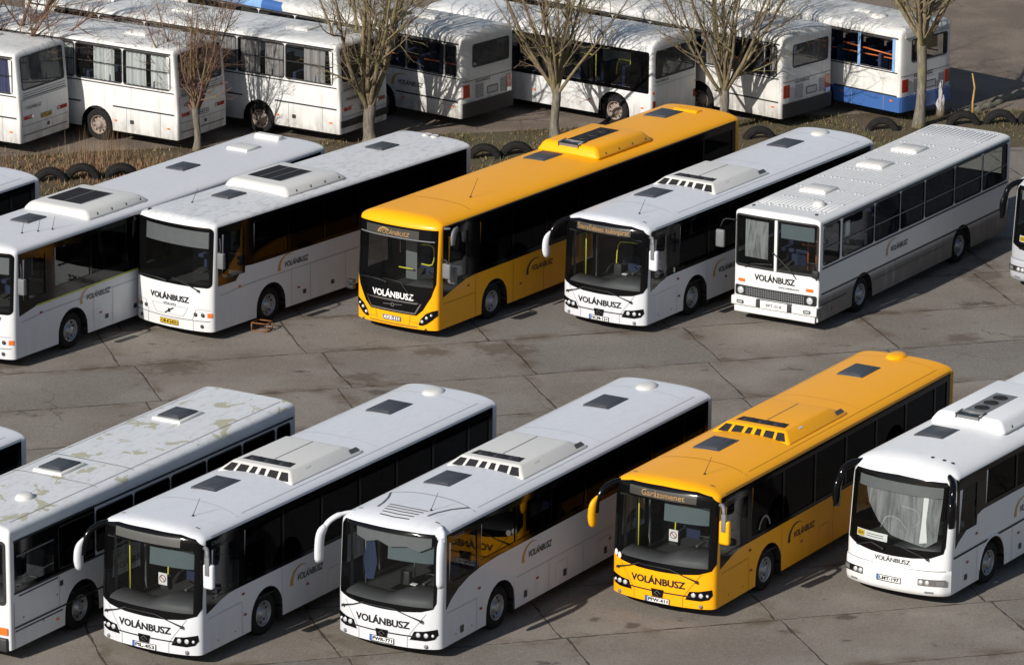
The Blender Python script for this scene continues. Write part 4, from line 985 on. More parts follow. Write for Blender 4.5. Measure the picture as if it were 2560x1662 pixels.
    ac_pod(sh, root, mat, -3.15, 3.4, .98, (-3.6, -5.2, -.3, .26), h=.3, fans=2, block=True)
    for y in (.45, .72, .92): lay(sh, 'T', 'roof_marker', ellipse(-.75-.1*(y-.4), y, .05, .04), M['rubber'], root, .012)
    line(sh, 'L', 'flank_trim', [(-.3, 1.1), (-L+.4, 1.1)], .05, M['rubber'], root, .009)
    for xx in (-1.4, -3.1, -4.6, -6.2): line(sh, 'L', 'panel_seam', [(xx, .3), (xx, 1.07)], .01, M['seam_l'], root)
    for xx in (-.9, -3.5, -4.1): lay(sh, 'L', 'vent_plate', rrect(xx-.07, xx+.07, .45, .58, .02, 2), M['dash_dark'], root, .009)
    flank_lights(sh, root, (-.95, -3.4), .85); flank_lights(sh, root, (-1.35,), 1.4)
    logo(sh, root, 'L', -3.15, 1.3)
    tube('wheel_arch_trim', [(-2.15+.63*math.cos(R_(a)), 1.277, .5+.63*math.sin(R_(a))) for a in range(0, 181, 10)], .03, mat, root, 6)
    return root, sh
F5, s_5 = touring_coach((8.41, 101.07), 237.4, 'white coach with black mirrors and a sheet hung behind its windscreen', M['white_coach'])
M7, s_7 = touring_coach((14.42, 126.1), 238, 'silver coach with black curved mirror cut off by the right edge', M['silver'], plate_s='HZX-774')

# --- older buses at the left of the front row and far left tails
def old_city_bus(pos, yaw, label, mat, L=11.0, hat=True):
    H = 2.98
    sh = Shell(L=L, W=2.5, H=H, z0=.28, zs=2.62, m=6.5, c=.14, n=6, zf=2.75, fr=.2, q=2, rc=.14, rr=.15, rn=6)
    # upper flank leans in
    e = [-1.75, -3.12, -4.55, -5.95, -7.36, -8.77, -10.12]
    wins = [(b+.05, a-.05, 1.6, 2.5) for a, b in zip(e, e[1:])]+[(-10.7, -10.2, 1.6, 2.5)]
    drv = (-1.6, -.28, 1.62, 2.35); ws = (-1.1, 1.1, 1.35, 2.6)
    root = base_bus('bus', pos, yaw, sh, mat, [-2.6, -7.9], [(a-.01, b+.01, c-.01, d+.01) for a, b, c, d in wins+[drv]], [(ws[0]-.01, ws[1]+.01, ws[2]-.01, ws[3]+.01)], [], label, None, floor=.9, dashm='dash', ar=.62)
    for f in 'LR':
        lay(sh, f, 'window_band', rect(-3.1, -.2, 1.48, 2.66), M['black'], root, .005, [drv, wins[0]])
        for wv in wins:
            g = lay(sh, f, 'window', rrect(wv[0]-.035, wv[1]+.035, wv[2]-.035, wv[3]+.035, .1), M['rubber'], root, .0075, [wv], res=.3)
            pane(sh, f, wv, M['tint'], g, 'pane')
        pane(sh, f, drv, M['clear'], root, 'driver_window')
        line(sh, f, 'eave_trim', [(-.18, 2.64), (-L+.15, 2.6)], .05, M['rubber'], root, .009)
        line(sh, f, 'belt_trim', [(-.18, 1.5), (-L+.15, 1.46)], .05, M['rubber'], root, .01)
        line(sh, f, 'flank_trim', [(-.18, .74), (-L+.15, .74)], .04, M['rubber'], root, .009)
    line(sh, 'L', 'flank_trim', [(-.2, .66), (-1.9, .66)], .03, M['rubber'], root, .009); line(sh, 'L', 'belt_trim', [(-.35, 1.41), (-1.75, 1.42)], .03, M['rubber'], root, .009)
    line(sh, 'L', 'window_bar', [(-1.6, 2.3), (-.28, 2.3)], .03, M['grey'], root, .01); line(sh, 'L', 'window_bar', [(-1.6, 1.8), (-.28, 1.75)], .025, M['grey'], root, .01)
    lay(sh, 'F', 'windscreen_surround', rrect(-1.17, 1.17, 1.26, 2.68, .1), M['rubber'], root, .006, [ws], res=.2)
    lay(sh, 'F', 'windscreen', rect(*ws), M['shield'], root, -.01, res=.3)
    for s in (-1, 1): lay(sh, 'F', 'indicator', rrect(s*1.05-.14, s*1.05+.14, .62, .78, .02), M['orange'], root, .012, thick=.02)
    box('bumper', -.15, .06, -1.2, 1.2, .26, .55, M['dash_dark'], root, .03)
    for xx, k in ((-4.0, 1), (-8.5, 1)): hatch(sh, root, xx, -.3, .78, .62, frame='acwhite')
    line(sh, 'T', 'roof_seam', [(-3.4, -1.15), (-3.4, 1.1)], .02, M['seam'], root, .008); line(sh, 'T', 'roof_seam', [(-4.8, -1.15), (-4.8, 1.1)], .025, M['seam'], root, .008)
    for y in (-1.02, 1.0): line(sh, 'T', 'roof_seam', [(-.4, y), (-L+.3, y)], .018, M['seam_l'], root, .008)
    dome(sh, root, -1.9, .3, M['acwhite'], .24, .2, .13); logo(sh, root, 'L', -3.6, .95)
    flank_lights(sh, root, (-1.7,), .5, False); lay(sh, 'L', 'fuel_flap', rrect(-1.92, -1.8, 1.2, 1.32, .02), M['dash_dark'], root, .009)
    for y, z in ((-.5, .9), (-1.2, .62), (-1.7, 1.05)): lay(sh, 'L', 'panel_lock', ellipse(y, z, .02, .025, 8), M['seam'], root, .009)
    line(sh, 'L', 'panel_seam', [(-.17, 1.3), (-.17, .28)], .012, M['seam'], root); line(sh, 'L', 'panel_seam', [(-1.78, 1.46), (-1.78, .74)], .01, M['seam_l'], root)
    return root, sh
F1, s_1 = old_city_bus((-11.55, 97.1), 239.4, 'old white bus with a patchy peeling roof and two framed hatches', M['white_peel'])
# tails of two more buses of the rows, cut by the left edge
F0, s_0 = city_bus((-18.07, 94.0), 238.6, 'white', 'white bus tail at the left edge, lower of the two cut off tails', None, 12, 'PIK-204')
M1, s_m1 = city_bus((-20.1, 117.3), 238, 'white', 'tail of a white bus at the left edge beside the half buried tyres', None, 12, 'PIK-118')

# ---------------------------------------------------------------- rear row: retired buses seen from behind
def retired(kind, rear, yaw, label, L=12, seed=0, extra=None):
    r = random.Random(seed); d = Vector((math.cos(R_(yaw)), math.sin(R_(yaw)))); pos = (rear[0]+d.x*L, rear[1]+d.y*L)
    if kind == 'coach':
        H = 3.14; zw0, zw1, zbelt, zm = 1.9, 2.9, 1.8, 1.15; mat = M['wreck_coach']
        sh = Shell(L=L, W=2.5, H=H, z0=.4, zs=2.93, m=4, c=.2, n=6, zf=2.95, fr=.3, q=2, rc=.12, rr=.14, rn=7, rrake=.09)
        e = [.25, 2.03, 3.8, 5.55, 7.3, 9.05, 10.8]; wh = 3.0; fw = 9.0
        bw = (-1.02, 1.02, 2.0, 2.95-.02)
    elif kind == 'city':
        H = 3.02; zw0, zw1, zbelt, zm = 1.68, 2.6, 1.6, .88; mat = M['wreck'] if extra != 'blue' else M['wreck_blue']
        sh = Shell(L=L, W=2.5, H=H, z0=.38, zs=2.72, m=3.4, c=.14, n=7, zf=2.78, fr=.2, q=2, rc=.16, rr=.16, rn=6)
        e = [.2, .7, 2.2, 3.7, 5.2, 6.7, 8.2, 9.7, 11.2] if extra != 'blue' else [.3, 1.65, 3.1, 4.6, 6.1, 7.6, 9.1, 10.6]; wh = 3.2; fw = 9.0
        bw = (-.98, .72, 1.93, 2.56)
    else:
        H = 2.86; zw0, zw1, zbelt, zm = 1.3, 2.38, 1.2, 0; mat = M['wreck_small']
        sh = Shell(L=L, W=2.45, H=H, z0=.32, zs=2.45, m=2.8, c=.25, n=5, zf=2.5, fr=.6, q=2, rc=.16, rr=.12, rn=6)
        e = [.75, 2.15, 3.6, 5.0, 6.4, 7.8]; wh = 1.4; fw = 6.8; bw = (-1.05, 1.0, 1.66, 2.44)
    wins = [(-L+a+.05, -L+b-.05, zw0, zw1) for a, b in zip(e, e[1:])]
    root = base_bus('retired_bus', pos, yaw, sh, mat, [-L+wh, -L+fw], wins, [], [bw], label, None, kind='old', floor=1.0 if kind != 'small' else .8, cab=False, ar=.58, cat='bus', zb=1.14)
    gm = M['clear']
    for f in 'LR':
        if kind == 'small':
            lay(sh, f, 'window_band', rrect(-L+.12, -.4, 1.18, 2.47, .06), M['black'], root, .006, wins)
            for wv in wins: pane(sh, f, wv, gm, root)
        else:
            for i, wv in enumerate(wins):
                fm = M['blue_pale'] if extra == 'blue' else M['rubber']
                g = lay(sh, f, 'window', rrect(wv[0]-.04, wv[1]+.04, wv[2]-.04, wv[3]+.04, .1), M['rubber'], root, .006, [wv], res=.3)
                if not (extra == 'blue' and f == 'L'): pane(sh, f, wv, gm, g, 'pane')
                if kind == 'coach': line(sh, f, 'window_bar', [(wv[0], 2.42), (wv[1], 2.42)], .03, M['rubber'], g, .009)
            if extra == 'blue':
                for wv in wins: line(sh, f, 'window_pillar', [(wv[0]-.05, zw0-.06), (wv[0]-.05, zw1+.06)], .1, M['blue_pale'], root, .012)
            line(sh, f, 'belt_trim', [(-L+.14, zbelt), (-.2, zbelt)], .035, M['rubber'], root, .009)
            line(sh, f, 'eave_trim', [(-L+.14, zw1+.07), (-.2, zw1+.07)], .05, M['rubber'], root, .009)
            line(sh, f, 'flank_trim', [(-L+.14, zm), (-L+wh-.6, zm)], .045, M['rubber'], root, .009); line(sh, f, 'flank_trim', [(-L+wh+.6, zm), (-.2, zm)], .045, M['rubber'], root, .009)
    # flaps, lamps
    for a in (.65, 1.9, 4.4, 5.9, 7.4): line(sh, 'L', 'panel_seam', [(-L+a, .42), (-L+a, max(zm, .8))], .012, M['seam_l'], root)
    flank_lights(sh, root, (-L+.35, -L+2.3, -L+4.4), .72, False)
    if kind == 'coach': 
        for a in (1.7, 5.0): lay(sh, 'L', 'vent_plate', rrect(-L+a-.07, -L+a+.07, .68, .8, .02, 2), M['dash_dark'], root, .009)
    # curtains and rails seen through the side windows
    if kind == 'coach' or extra == 'curtain':
        cm = M['curtain'] if seed == 2 else (M['curtain_b'] if seed == 1 else M['curtain_g'])
        for i, wv in enumerate(wins[:5]):
            w = wv[1]-wv[0]; sp = [(0.02, .44), (.56, .97)] if (i+seed) % 3 else [(.35, .8)]
            if extra == 'curtain': sp = [(.3, .95)] if i in (0, 2, 4) else []
            for a, b in sp:
                bm = bmesh.new(); n = 26; pr = None
                for k in range(n+1):
                    x = wv[1]-w*(a+(b-a)*k/n); y = sh.W/2-.1+.028*math.sin(k*1.15+r.random()*.6)
                    row = [bm.verts.new((x, y, wv[3]+.02)), bm.verts.new((x+.01*math.sin(k), y+.01, (wv[2]+wv[3])/2)), bm.verts.new((x+.02*math.sin(k*.5), y, wv[2]-.02))]
                    if pr:
                        for q in (0, 1): bm.faces.new((pr[q], pr[q+1], row[q+1], row[q]))
                    pr = row
                from_bm('curtain', bm, cm, root)
    if kind == 'city':
        for y in (.95, -.95): sticks(root, [(-L+.3, y, 1.95), (-1.5, y, 1.95)], M['rail'], .022, 'handrail')
    if kind == 'small':
        for a in (1.3, 2.6, 4.2): sticks(root, [(-L+a, .5, .8), (-L+a, .5, 2.3)], M['polem'], .025); sticks(root, [(-L+a, .5, 1.9), (-L+a+.3, .7, 1.95), (-L+a+.35, .75, 1.5)], M['polem'], .02)
    # rear face
    g = lay(sh, 'B', 'rear_window', rrect(bw[0]-.05, bw[1]+.05, bw[2]-.05, bw[3]+(.05 if kind != 'coach' else .04), .1), M['rubber'], root, .006, [bw], res=.2)
    pane(sh, 'B', bw, M['dusty'] if extra != 'blue' else M['clear'], g, 'pane', res=.2)
    if kind == 'coach' or extra == 'curtain':
        bm = bmesh.new(); pr = None
        for k in range(40):
            y = -.98+1.9*k/39; x = sh.bx(0, 2.4)+.14+.03*math.sin(k*1.3); row = [bm.verts.new((x+.05, y, bw[3]+.03)), bm.verts.new((x, y, bw[2]-.02))]
            if pr: bm.faces.new((pr[0], pr[1], row[1], row[0]))
            pr = row
        from_bm('curtain', bm, M['curtain_b'] if seed == 1 else M['curtain_g'], root)
    if kind == 'coach':
        for z in (1.87, 1.8, 1.73): line(sh, 'B', 'rear_groove', [(-1.1, z), (1.05, z)], .03, M['seam_l'] if z > 1.75 else M['seam'], root, .008)
        line(sh, 'B', 'panel_seam', [(-1.15, .9), (1.15, .9), (1.15, 1.68), (-1.15, 1.68)], .014, M['seam'], root, .008)
        line(sh, 'B', 'bumper_seam', [(-1.1, .62), (1.1, .62)], .03, M['seam'], root, .009)
        if seed == 3: lay(sh, 'B', 'bumper', [(-1.22, .6), (1.22, .6), (1.22, .8), (-1.22, .8)], M['rubber'], root, .03, res=.1, thick=.03)
        for s in (-1, 1):
            t = lay(sh, 'B', 'tail_light', rect(*sorted((s*.62, s*1.08)), 1.08, 1.19), M['red'], root, .011, thick=.012); lay(sh, 'B', 'reversing_light', rect(*sorted((s*.62, s*.7)), 1.09, 1.18), M['lens'], t, .026)
        plate(sh, 'B', .22, 1.0, .5, .13, 'HKZ-431' if seed != 1 else 'GYX-620', root, seed == 1)
        write(sh, 'B', 'company_name', 'VOLÁNBUSZ', .95, 1.38, .75, .09, M['decal'], root, .01, shear=.2)
        lay(sh, 'B', 'vent_plate', rect(-.2, -.08, .72, .82), M['dash_dark'], root, .009)
    elif kind == 'city':
        bc = M['rubber'] if extra != 'blue' else M['blue']
        lay(sh, 'B', 'bumper', [(-1.2, .4), (1.2, .4), (1.2, .84), (-1.2, .84)], bc, root, .03, res=.1, thick=.03)
        line(sh, 'B', 'panel_seam', [(-1.2, 1.5), (1.2, 1.5)], .02, M['seam'], root, .008)
        for s in (-1, 1):
            t = lay(sh, 'B', 'tail_light', rect(*sorted((s*.9, s*1.17)), 1.0, 1.4), M['red'], root, .011, thick=.015)
            lay(sh, 'B', 'reversing_light', rect(*sorted((s*.91, s*1.16)), .88, 1.0), M['lens'] if extra != 'blue' else M['lightgrey'], t, .03)
            lay(sh, 'B', 'rear_corner_panel', rect(*sorted((s*.88, s*.885)), .86, 1.48), M['seam'], root, .009)
        for a, b in ((.62, .22), (-.6, -.98)):
            gq = lay(sh, 'B', 'vent_grille', rect(min(a, b), max(a, b), .92, 1.36), M['lightgrey'], root, .009)
            for k in range(9): line(sh, 'B', 'vent_slat', [(a, .95+.046*k), (b, .93+.046*k)], .014, M['seam'], gq, .012)
        pl = lay(sh, 'B', 'plate_holder', rrect(-.48, .04, .96, 1.2, .03), M['dash_dark'], root, .009); lay(sh, 'B', 'plate_field', rect(-.45, .01, .99, 1.17), M['lightgrey'], pl, .012)
        write(sh, 'B', 'company_name', 'VOLÁNBUSZ', .62, 1.4, .95 if extra == 'blue' else .72, .12 if extra == 'blue' else .07, M['decal'], root, .012, shear=.25)
        if seed == 4: logo(sh, root, 'L', -L+2.82, 1.1)
    else:
        write(sh, 'B', 'company_name', 'VOLÁNBUSZ', 1.05, 1.5, .7, .07, M['decal'], root, .01)
        for s in (-1, 1):
            lay(sh, 'B', 'tail_light', rect(*sorted((s*1.02, s*1.15)), .7, .95), M['red'], root, .011); lay(sh, 'B', 'indicator', ellipse(s*1.12, 1.2, .05, .05), M['orange'], root, .011)
        line(sh, 'B', 'panel_seam', [(-1.15, 1.42), (1.15, 1.42)], .014, M['seam_l'], root, .008)
    # roof
    for xx in ((-L+2.3, -L+6.6, -L+9.6) if kind != 'small' else (-L+4.5,)): hatch(sh, root, xx, -.15, .8, .85, mat='acwhite', hgt=.08)
    if kind == 'city':
        bm = bmesh.new(); x = -.5
        while x > -L+.5: bm_tube(bm, [(x, y, sh.rz(x, y)+.002) for y in [-1.0+.2*i for i in range(11)]], .014, 5); x -= .29
        bmesh.ops.recalc_face_normals(bm, faces=bm.faces)
        from_bm('roof_ribs', bm, mat, root)
    return root, sh
R1, q1 = retired('coach', (-13.95, 141.35), 149.5, 'old white coach with yellow rear plate, at the left edge of the rear row', 12, 1)
R2, q2 = retired('coach', (-9.3, 141.9), 148.0, 'old white coach with pale curtains, second from the left in the rear row', 12, 2)
R3, q3 = retired('coach', (-4.5, 142.8), 147.2, 'old white coach with grey curtains behind the large forked tree', 12, 3)
R4, q4 = retired('city', (-.8, 144.95), 141.5, 'old white bus with a black rear bumper between the two largest trees', 12, 4)
R5, q5 = retired('small', (4.9, 145.0), 144.0, 'short white bus with yellow poles inside, behind the tall yellow bus tail', 8.9, 5)
R6, q6 = retired('city', (8.95, 145.25), 139.5, 'old white bus with curtained rear window, right of the short white bus', 12, 6, 'curtain')
R7, q7 = retired('city', (12.65, 146.15), 137.5, 'derelict white bus with a blue skirt and cardboard in its rear window', 12, 7, 'blue')
# loose facts of single wrecks
box('cardboard_sheet', -11.78, -11.75, -.8, .3, 2.12, 2.56, M['cardboard'], R7)
frustum('roof_hood', -12.03, -11.6, 1.1, -11.95, -11.65, 1.05, 2.66, 3.0, M['lightgrey'], R7, .04, 2)
for y in (-.7, .2): line(q7, 'B', 'panel_seam', [(y, 2.6), (y, 2.95)], .02, M['seam'], R7, .02)
tube('window_rail', [(-11.6, 1.1, 2.1), (-9.6, 1.1, 2.22)], .025, M['rail'], R7)
lay(q4, 'L', 'blue_panel', rect(-12+8.1, -12+9.7, 2.68, 2.97), M['blue_pale'], R4, .01); lay(q4, 'L', 'blue_panel', [(-12+7.2, 2.68), (-12+8.09, 2.68), (-12+8.09, 2.95), (-12+7.3, 2.93)], M['blue'], R4, .01)
dome(q4, R4, -10.7, .25, M['curtain'], .14, .12, .1, 'roof_debris')
hatch(q4, R4, -8.6, .3, .9, .7, mat='dash_dark')
dome(q7, R7, -10.3, .35, M['acwhite'], .35, .3, .14)

# ---------------------------------------------------------------- ground
def ground_mat():
    b = NB('concrete_slabs'); tc = b.n('TexCoord'); O = tc.outputs['Object']
    sep = b.n('SeparateXYZ'); rot = b.n('VectorRotate', rotation_type='Z_AXIS'); b.l(O, rot.inputs[0]); rot.inputs['Angle'].default_value = R_(-15.6)
    b.l(rot.outputs[0], sep.inputs[0])
    wob = b.math('MULTIPLY', b.math('SUBTRACT', b.noise(O, .55, 3), .5), .22)
    U = b.math('ADD', sep.outputs[0], wob); V = b.math('ADD', sep.outputs[1], b.math('MULTIPLY', b.math('SUBTRACT', b.noise(O, .42, 3, .5), .5), .16))
    vr = b.math('DIVIDE', b.math('SUBTRACT', V, 113.65), 3.2); row = b.math('FLOOR', vr); fv = b.math('SUBTRACT', vr, row)
    wn = b.n('TexWhiteNoise', noise_dimensions='1D'); b.l(row, wn.inputs['W'])
    off = b.math('ADD', 32.35, b.math('MULTIPLY', b.math('SUBTRACT', wn.outputs[0], .5), .9))
    ur = b.math('DIVIDE', b.math('SUBTRACT', U, off), 4.85); colm = b.math('FLOOR', ur); fu = b.math('SUBTRACT', ur, colm)
    def edge(f, size):
        d = b.math('MULTIPLY', b.math('SUBTRACT', .5, b.math('ABSOLUTE', b.math('SUBTRACT', f, .5))), size); return d
    dv, du = edge(fv, 3.2), edge(fu, 4.85)
    d = b.math('MINIMUM', dv, du)
    d = b.math('ADD', d, b.math('MULTIPLY', b.math('SUBTRACT', b.noise(O, 7, 5, .7), .5), .035))
    wd = b.math('MULTIPLY', b.ramp(b.noise(O, 1.4, 4), .4, .75), .04)
    joint = b.math('SUBTRACT', 1.0, b.ramp(b.math('SUBTRACT', d, wd), .0, .024))
    wn2 = b.n('TexWhiteNoise', noise_dimensions='2D'); cm = b.n('CombineXYZ'); b.l(row, cm.inputs[0]); b.l(colm, cm.inputs[1]); b.l(cm.outputs[0], wn2.inputs['Vector'])
    big = b.noise(O, .35, 5, .6); fine = b.noise(O, 7, 8, .7); gr = b.noise(O, 60, 3, .7)
    c = b.mix(b.ramp(big, .35, .7), (.16, .132, .106), (.24, .212, .18))
    c = b.mix(b.math('MULTIPLY', b.math('SUBTRACT', wn2.outputs[0], .3), .9, True), c, (.135, .128, .12))
    c = b.mix(b.math('MULTIPLY', b.ramp(fine, .35, .8), .35), c, (.3, .275, .24))
    c = b.mix(b.math('MULTIPLY', b.ramp(gr, .5, .75), .35), c, (.08, .072, .065))
    g2 = b.noise(O, 16, 6, .8); c = b.mix(b.math('MULTIPLY', b.ramp(g2, .48, .66), .5), c, (.31, .29, .26)); c = b.mix(b.math('MULTIPLY', b.math('SUBTRACT', 1.0, b.ramp(g2, .33, .46)), .6), c, (.07, .062, .055))
    vo = b.n('TexVoronoi', feature='DISTANCE_TO_EDGE'); vm = b.n('VectorMath', operation='ADD'); nzv = b.n('TexNoise'); nzv.inputs['Scale'].default_value = 1.3; nzv.inputs['Detail'].default_value = 6; b.l(O, nzv.inputs['Vector']); b.l(O, vm.inputs[0]); b.l(nzv.outputs[1], vm.inputs[1]); b.l(vm.outputs[0], vo.inputs['Vector']); vo.inputs['Scale'].default_value = .22
    crack = b.math('MULTIPLY', b.math('SUBTRACT', 1.0, b.ramp(vo.outputs[0], .0, .0045)), b.ramp(b.noise(O, .3, 3), .5, .6)); c = b.mix(b.math('MULTIPLY', crack, .75), c, (.05, .042, .035))
    # brushed finish
    br = b.noise(b.scale(O, (9, .7, 1), R_(-50)), 3, 3); c = b.mix(b.math('MULTIPLY', b.ramp(br, .4, .7), .18), c, (.12, .112, .1))
    # rust-brown silt near joints, oil blotches
    silt = b.math('MULTIPLY', b.math('SUBTRACT', 1.0, b.ramp(d, .05, .5)), b.ramp(b.noise(O, .8, 6, .65), .46, .66)); c = b.mix(b.math('MULTIPLY', silt, .85), c, (.1, .068, .042))
    oil = b.ramp(b.noise(b.scale(O, (1, 1.5, 1)), .9, 6, .66), .61, .7); c = b.mix(b.math('MULTIPLY', oil, .75), c, (.035, .03, .027))
    for px, py, r in ((2420, 760, .5), (2465, 757, .3), (1585, 1563, .35), (1487, 1547, .22), (2115, 1541, .35), (1260, 872, 1.3), (905, 945, .9), (440, 915, 1.3), (2410, 845, .8), (20, 910, .8), (1790, 745, .7), (950, 980, .5), (1080, 880, .8), (2450, 690, 1.0)):
        p = back(px, py); cv = b.n('CombineXYZ'); cv.inputs[0].default_value = p.x; cv.inputs[1].default_value = p.y
        sb = b.n('VectorMath', operation='DISTANCE'); b.l(O, sb.inputs[0]); b.l(cv.outputs[0], sb.inputs[1])
        f = b.math('ADD', b.math('DIVIDE', sb.outputs['Value'], r), b.math('MULTIPLY', b.math('SUBTRACT', b.noise(O, 2.4, 6, .7), .5), 2.6))
        f = b.math('SUBTRACT', 1.0, b.ramp(f, .25, .8)); c = b.mix(b.math('MULTIPLY', f, .7), c, (.05, .037, .028) if r < .6 else (.085, .06, .04))
    c = b.mix(b.math('MULTIPLY', joint, b.math('ADD', .45, b.math('MULTIPLY', b.noise(O, 1.9, 5), .7))), c, (.035, .026, .019))
    b.l(c, b.b.inputs['Base Color']); b.b.inputs['Roughness'].default_value = .92
    h = b.math('SUBTRACT', b.math('MULTIPLY', fine, .4), b.math('MULTIPLY', joint, 1.2)); b.bump(h, .5, .03)
    return b.m
def soil_mat(name, cols, bump=.9):
    b = NB(name); tc = b.n('TexCoord'); O = tc.outputs['Object']
    a = b.noise(O, .5, 6, .6); f = b.noise(O, 9, 8, .75); g = b.noise(O, 40, 4, .7)
    c = b.mix(b.ramp(a, .38, .62), cols[0], cols[1]); c = b.mix(b.math('MULTIPLY', b.ramp(f, .4, .7), .6), c, cols[2]); c = b.mix(b.math('MULTIPLY', b.ramp(g, .55, .7), .5), c, cols[3])
    b.l(c, b.b.inputs['Base Color']); b.b.inputs['Roughness'].default_value = .98; b.bump(b.math('ADD', f, g), bump, .05); return b.m
me = bpy.data.meshes.new('ground'); me.from_pydata([(-400, -50, 0), (400, -50, 0), (400, 900, 0), (-400, 900, 0)], [], [(0, 1, 2, 3)])
g = link('ground', me, None, ground_mat(), False); g['kind'] = 'structure'
def strip(name, lower, upper, z, mat, amp=0, n=160, m=18, seed=1):
    r = random.Random(seed); bm = bmesh.new(); rows = []
    ph = [(r.uniform(.3, 3), r.uniform(0, 6), r.uniform(.03, .25)) for _ in range(8)]
    for i in range(n+1):
        x = -60+120*i/n; wob = sum(a*math.sin(k*x+p) for k, p, a in ph)*.5
        y0 = lower(x)+wob; y1 = upper(x); row = []
        for j in range(m+1):
            t = j/m; y = y0+(y1-y0)*t
            e = min(1, t*5, (1-t)*5); h = amp*e*(.5+.5*math.sin(x*1.7+y*2.1)*math.sin(y*1.3-x*.8)+.3*math.sin(x*4.1)*math.sin(y*5.3))
            row.append(bm.verts.new((x, y, z+max(0, h))))
        rows.append(row)
    for a, c in zip(rows, rows[1:]):
        for j in range(m): bm.faces.new((a[j], c[j], c[j+1], a[j+1]))
    o = from_bm(name, bm, mat); o['kind'] = 'structure'; return o
pA, pB = back(-100, 500), back(2550, 366)
def lowline(x): return pA.y+(pB.y-pA.y)*(x-pA.x)/(pB.x-pA.x)
pC, pD = back(0, 392), back(1500, 318)
def upline(x): return min(pC.y+(pD.y-pC.y)*(x-pC.x)/(pD.x-pC.x), 147.3)
strip('yard', lambda x: upline(x)-1.2, lambda x: 420, .006, soil_mat('trodden_asphalt', ((.155, .12, .092), (.225, .178, .14), (.115, .088, .067), (.27, .225, .18)), .5))
strip('verge', lowline, lambda x: upline(x), .012, soil_mat('verge_soil', ((.095, .062, .035), (.1, .085, .043), (.16, .12, .065), (.04, .03, .019))), .07, 240, 24, 3)

# grass and leaf litter on the verge
def tufts():
    r = random.Random(11); me = bpy.data.meshes.new('verge_grass'); V = []; Fc = []; mi = []
    def blade(x, y, z, h, lean, w, k):
        a = r.uniform(0, 6.28); b = a+r.uniform(1.2, 1.9); i = len(V)
        V.extend([(x-w*math.cos(a), y-w*math.sin(a), z), (x+w*math.cos(a), y+w*math.sin(a), z), (x+lean*math.cos(b), y+lean*math.sin(b), z+h)])
        Fc.append((i, i+1, i+2)); mi.append(k)
    for _ in range(30000):
        x = r.uniform(-19, 19); t = r.random(); y = lowline(x)+(upline(x)-lowline(x))*t
        if math.sin(x*.9+y*1.3)+math.sin(x*2.3-y*.7)+r.gauss(0, .6) < -.6: continue
        k = 0 if r.random() < (.45 if x > -5 else .15) else (1 if r.random() < .7 else 2)
        blade(x, y, .0, r.uniform(.04, .15), r.uniform(0, .12), r.uniform(.012, .032), k)
    me.from_pydata(V, [], Fc)
    for nm, c in (('grass_green', (.085, .1, .03)), ('grass_straw', (.2, .15, .075)), ('leaf_brown', (.13, .065, .03))): me.materials.append(plain(nm, c, .9, var=.4, nscale=3))
    for p, k in zip(me.polygons, mi): p.material_index = k
    o = link('verge_grass', me, None, None, False); o['kind'] = 'stuff'; tag(o, 'short patchy grass and brown leaf litter on the verge', 'grass')
    # tall dry weeds by the left tyres
    V.clear(); Fc.clear(); mi.clear(); c0 = back(262, 405); c1 = back(300, 450)
    for _ in range(5000):
        if r.random() < .045: x, y, hh = c0.x+r.gauss(0, .5), c0.y+r.gauss(0, .5), r.uniform(.4, 1.2)
        else: x, y, hh = c0.x+r.gauss(.6, 2.2), c0.y+r.gauss(-1.2, .9), r.uniform(.05, .24)
        if y < lowline(x)+.1: continue
        blade(x, y, 0, hh, r.uniform(0, .3)*hh, r.uniform(.005, .009) if hh > .35 else r.uniform(.012, .03), 0 if r.random() < .6 else 1)
    me = bpy.data.meshes.new('dry_weeds'); me.from_pydata(V, [], Fc)
    for nm, c in (('weed_rust', (.2, .1, .05)), ('weed_straw', (.27, .19, .11))): me.materials.append(plain(nm, c, .9, var=.4, nscale=3))
    for p, k in zip(me.polygons, mi): p.material_index = k
    o = link('dry_weeds', me, None, None, False); o['kind'] = 'stuff'; tag(o, 'rust brown dry weeds around the tyres left on the verge', 'weeds')
tufts()

# ---------------------------------------------------------------- half buried tyres
def tyre_mesh(R, w, name):
    bm = bmesh.new(); prof = [(R-.2, -w*.75), (R-.14, -w), (R-.05, -w*.98), (R-.01, -w*.75), (R, -w*.5), (R, w*.5), (R-.01, w*.75), (R-.05, w*.98), (R-.14, w), (R-.2, w*.75), (R-.18, 0), (R-.2, -w*.75)]
    bm_lathe(bm, prof, 44)
    for k in range(44):
        a = k*math.pi/22
        bmesh.ops.create_cube(bm, size=1, matrix=Matrix.Rotation(a, 4, 'Y') @ Matrix.Translation((R, 0, 0)) @ Matrix.Diagonal((.02, w*1.1, .035, 1)))
    bmesh.ops.remove_doubles(bm, verts=bm.verts, dist=1e-5); bmesh.ops.recalc_face_normals(bm, faces=bm.faces)
    me = bpy.data.meshes.new(name); bm.to_mesh(me); bm.free(); me.materials.append(M['tyre_old'])
    for p in me.polygons: p.use_smooth = False
    return me
TY = tyre_mesh(.54, .17, 'tyre')
G_T = 'half buried tyres along the verge'
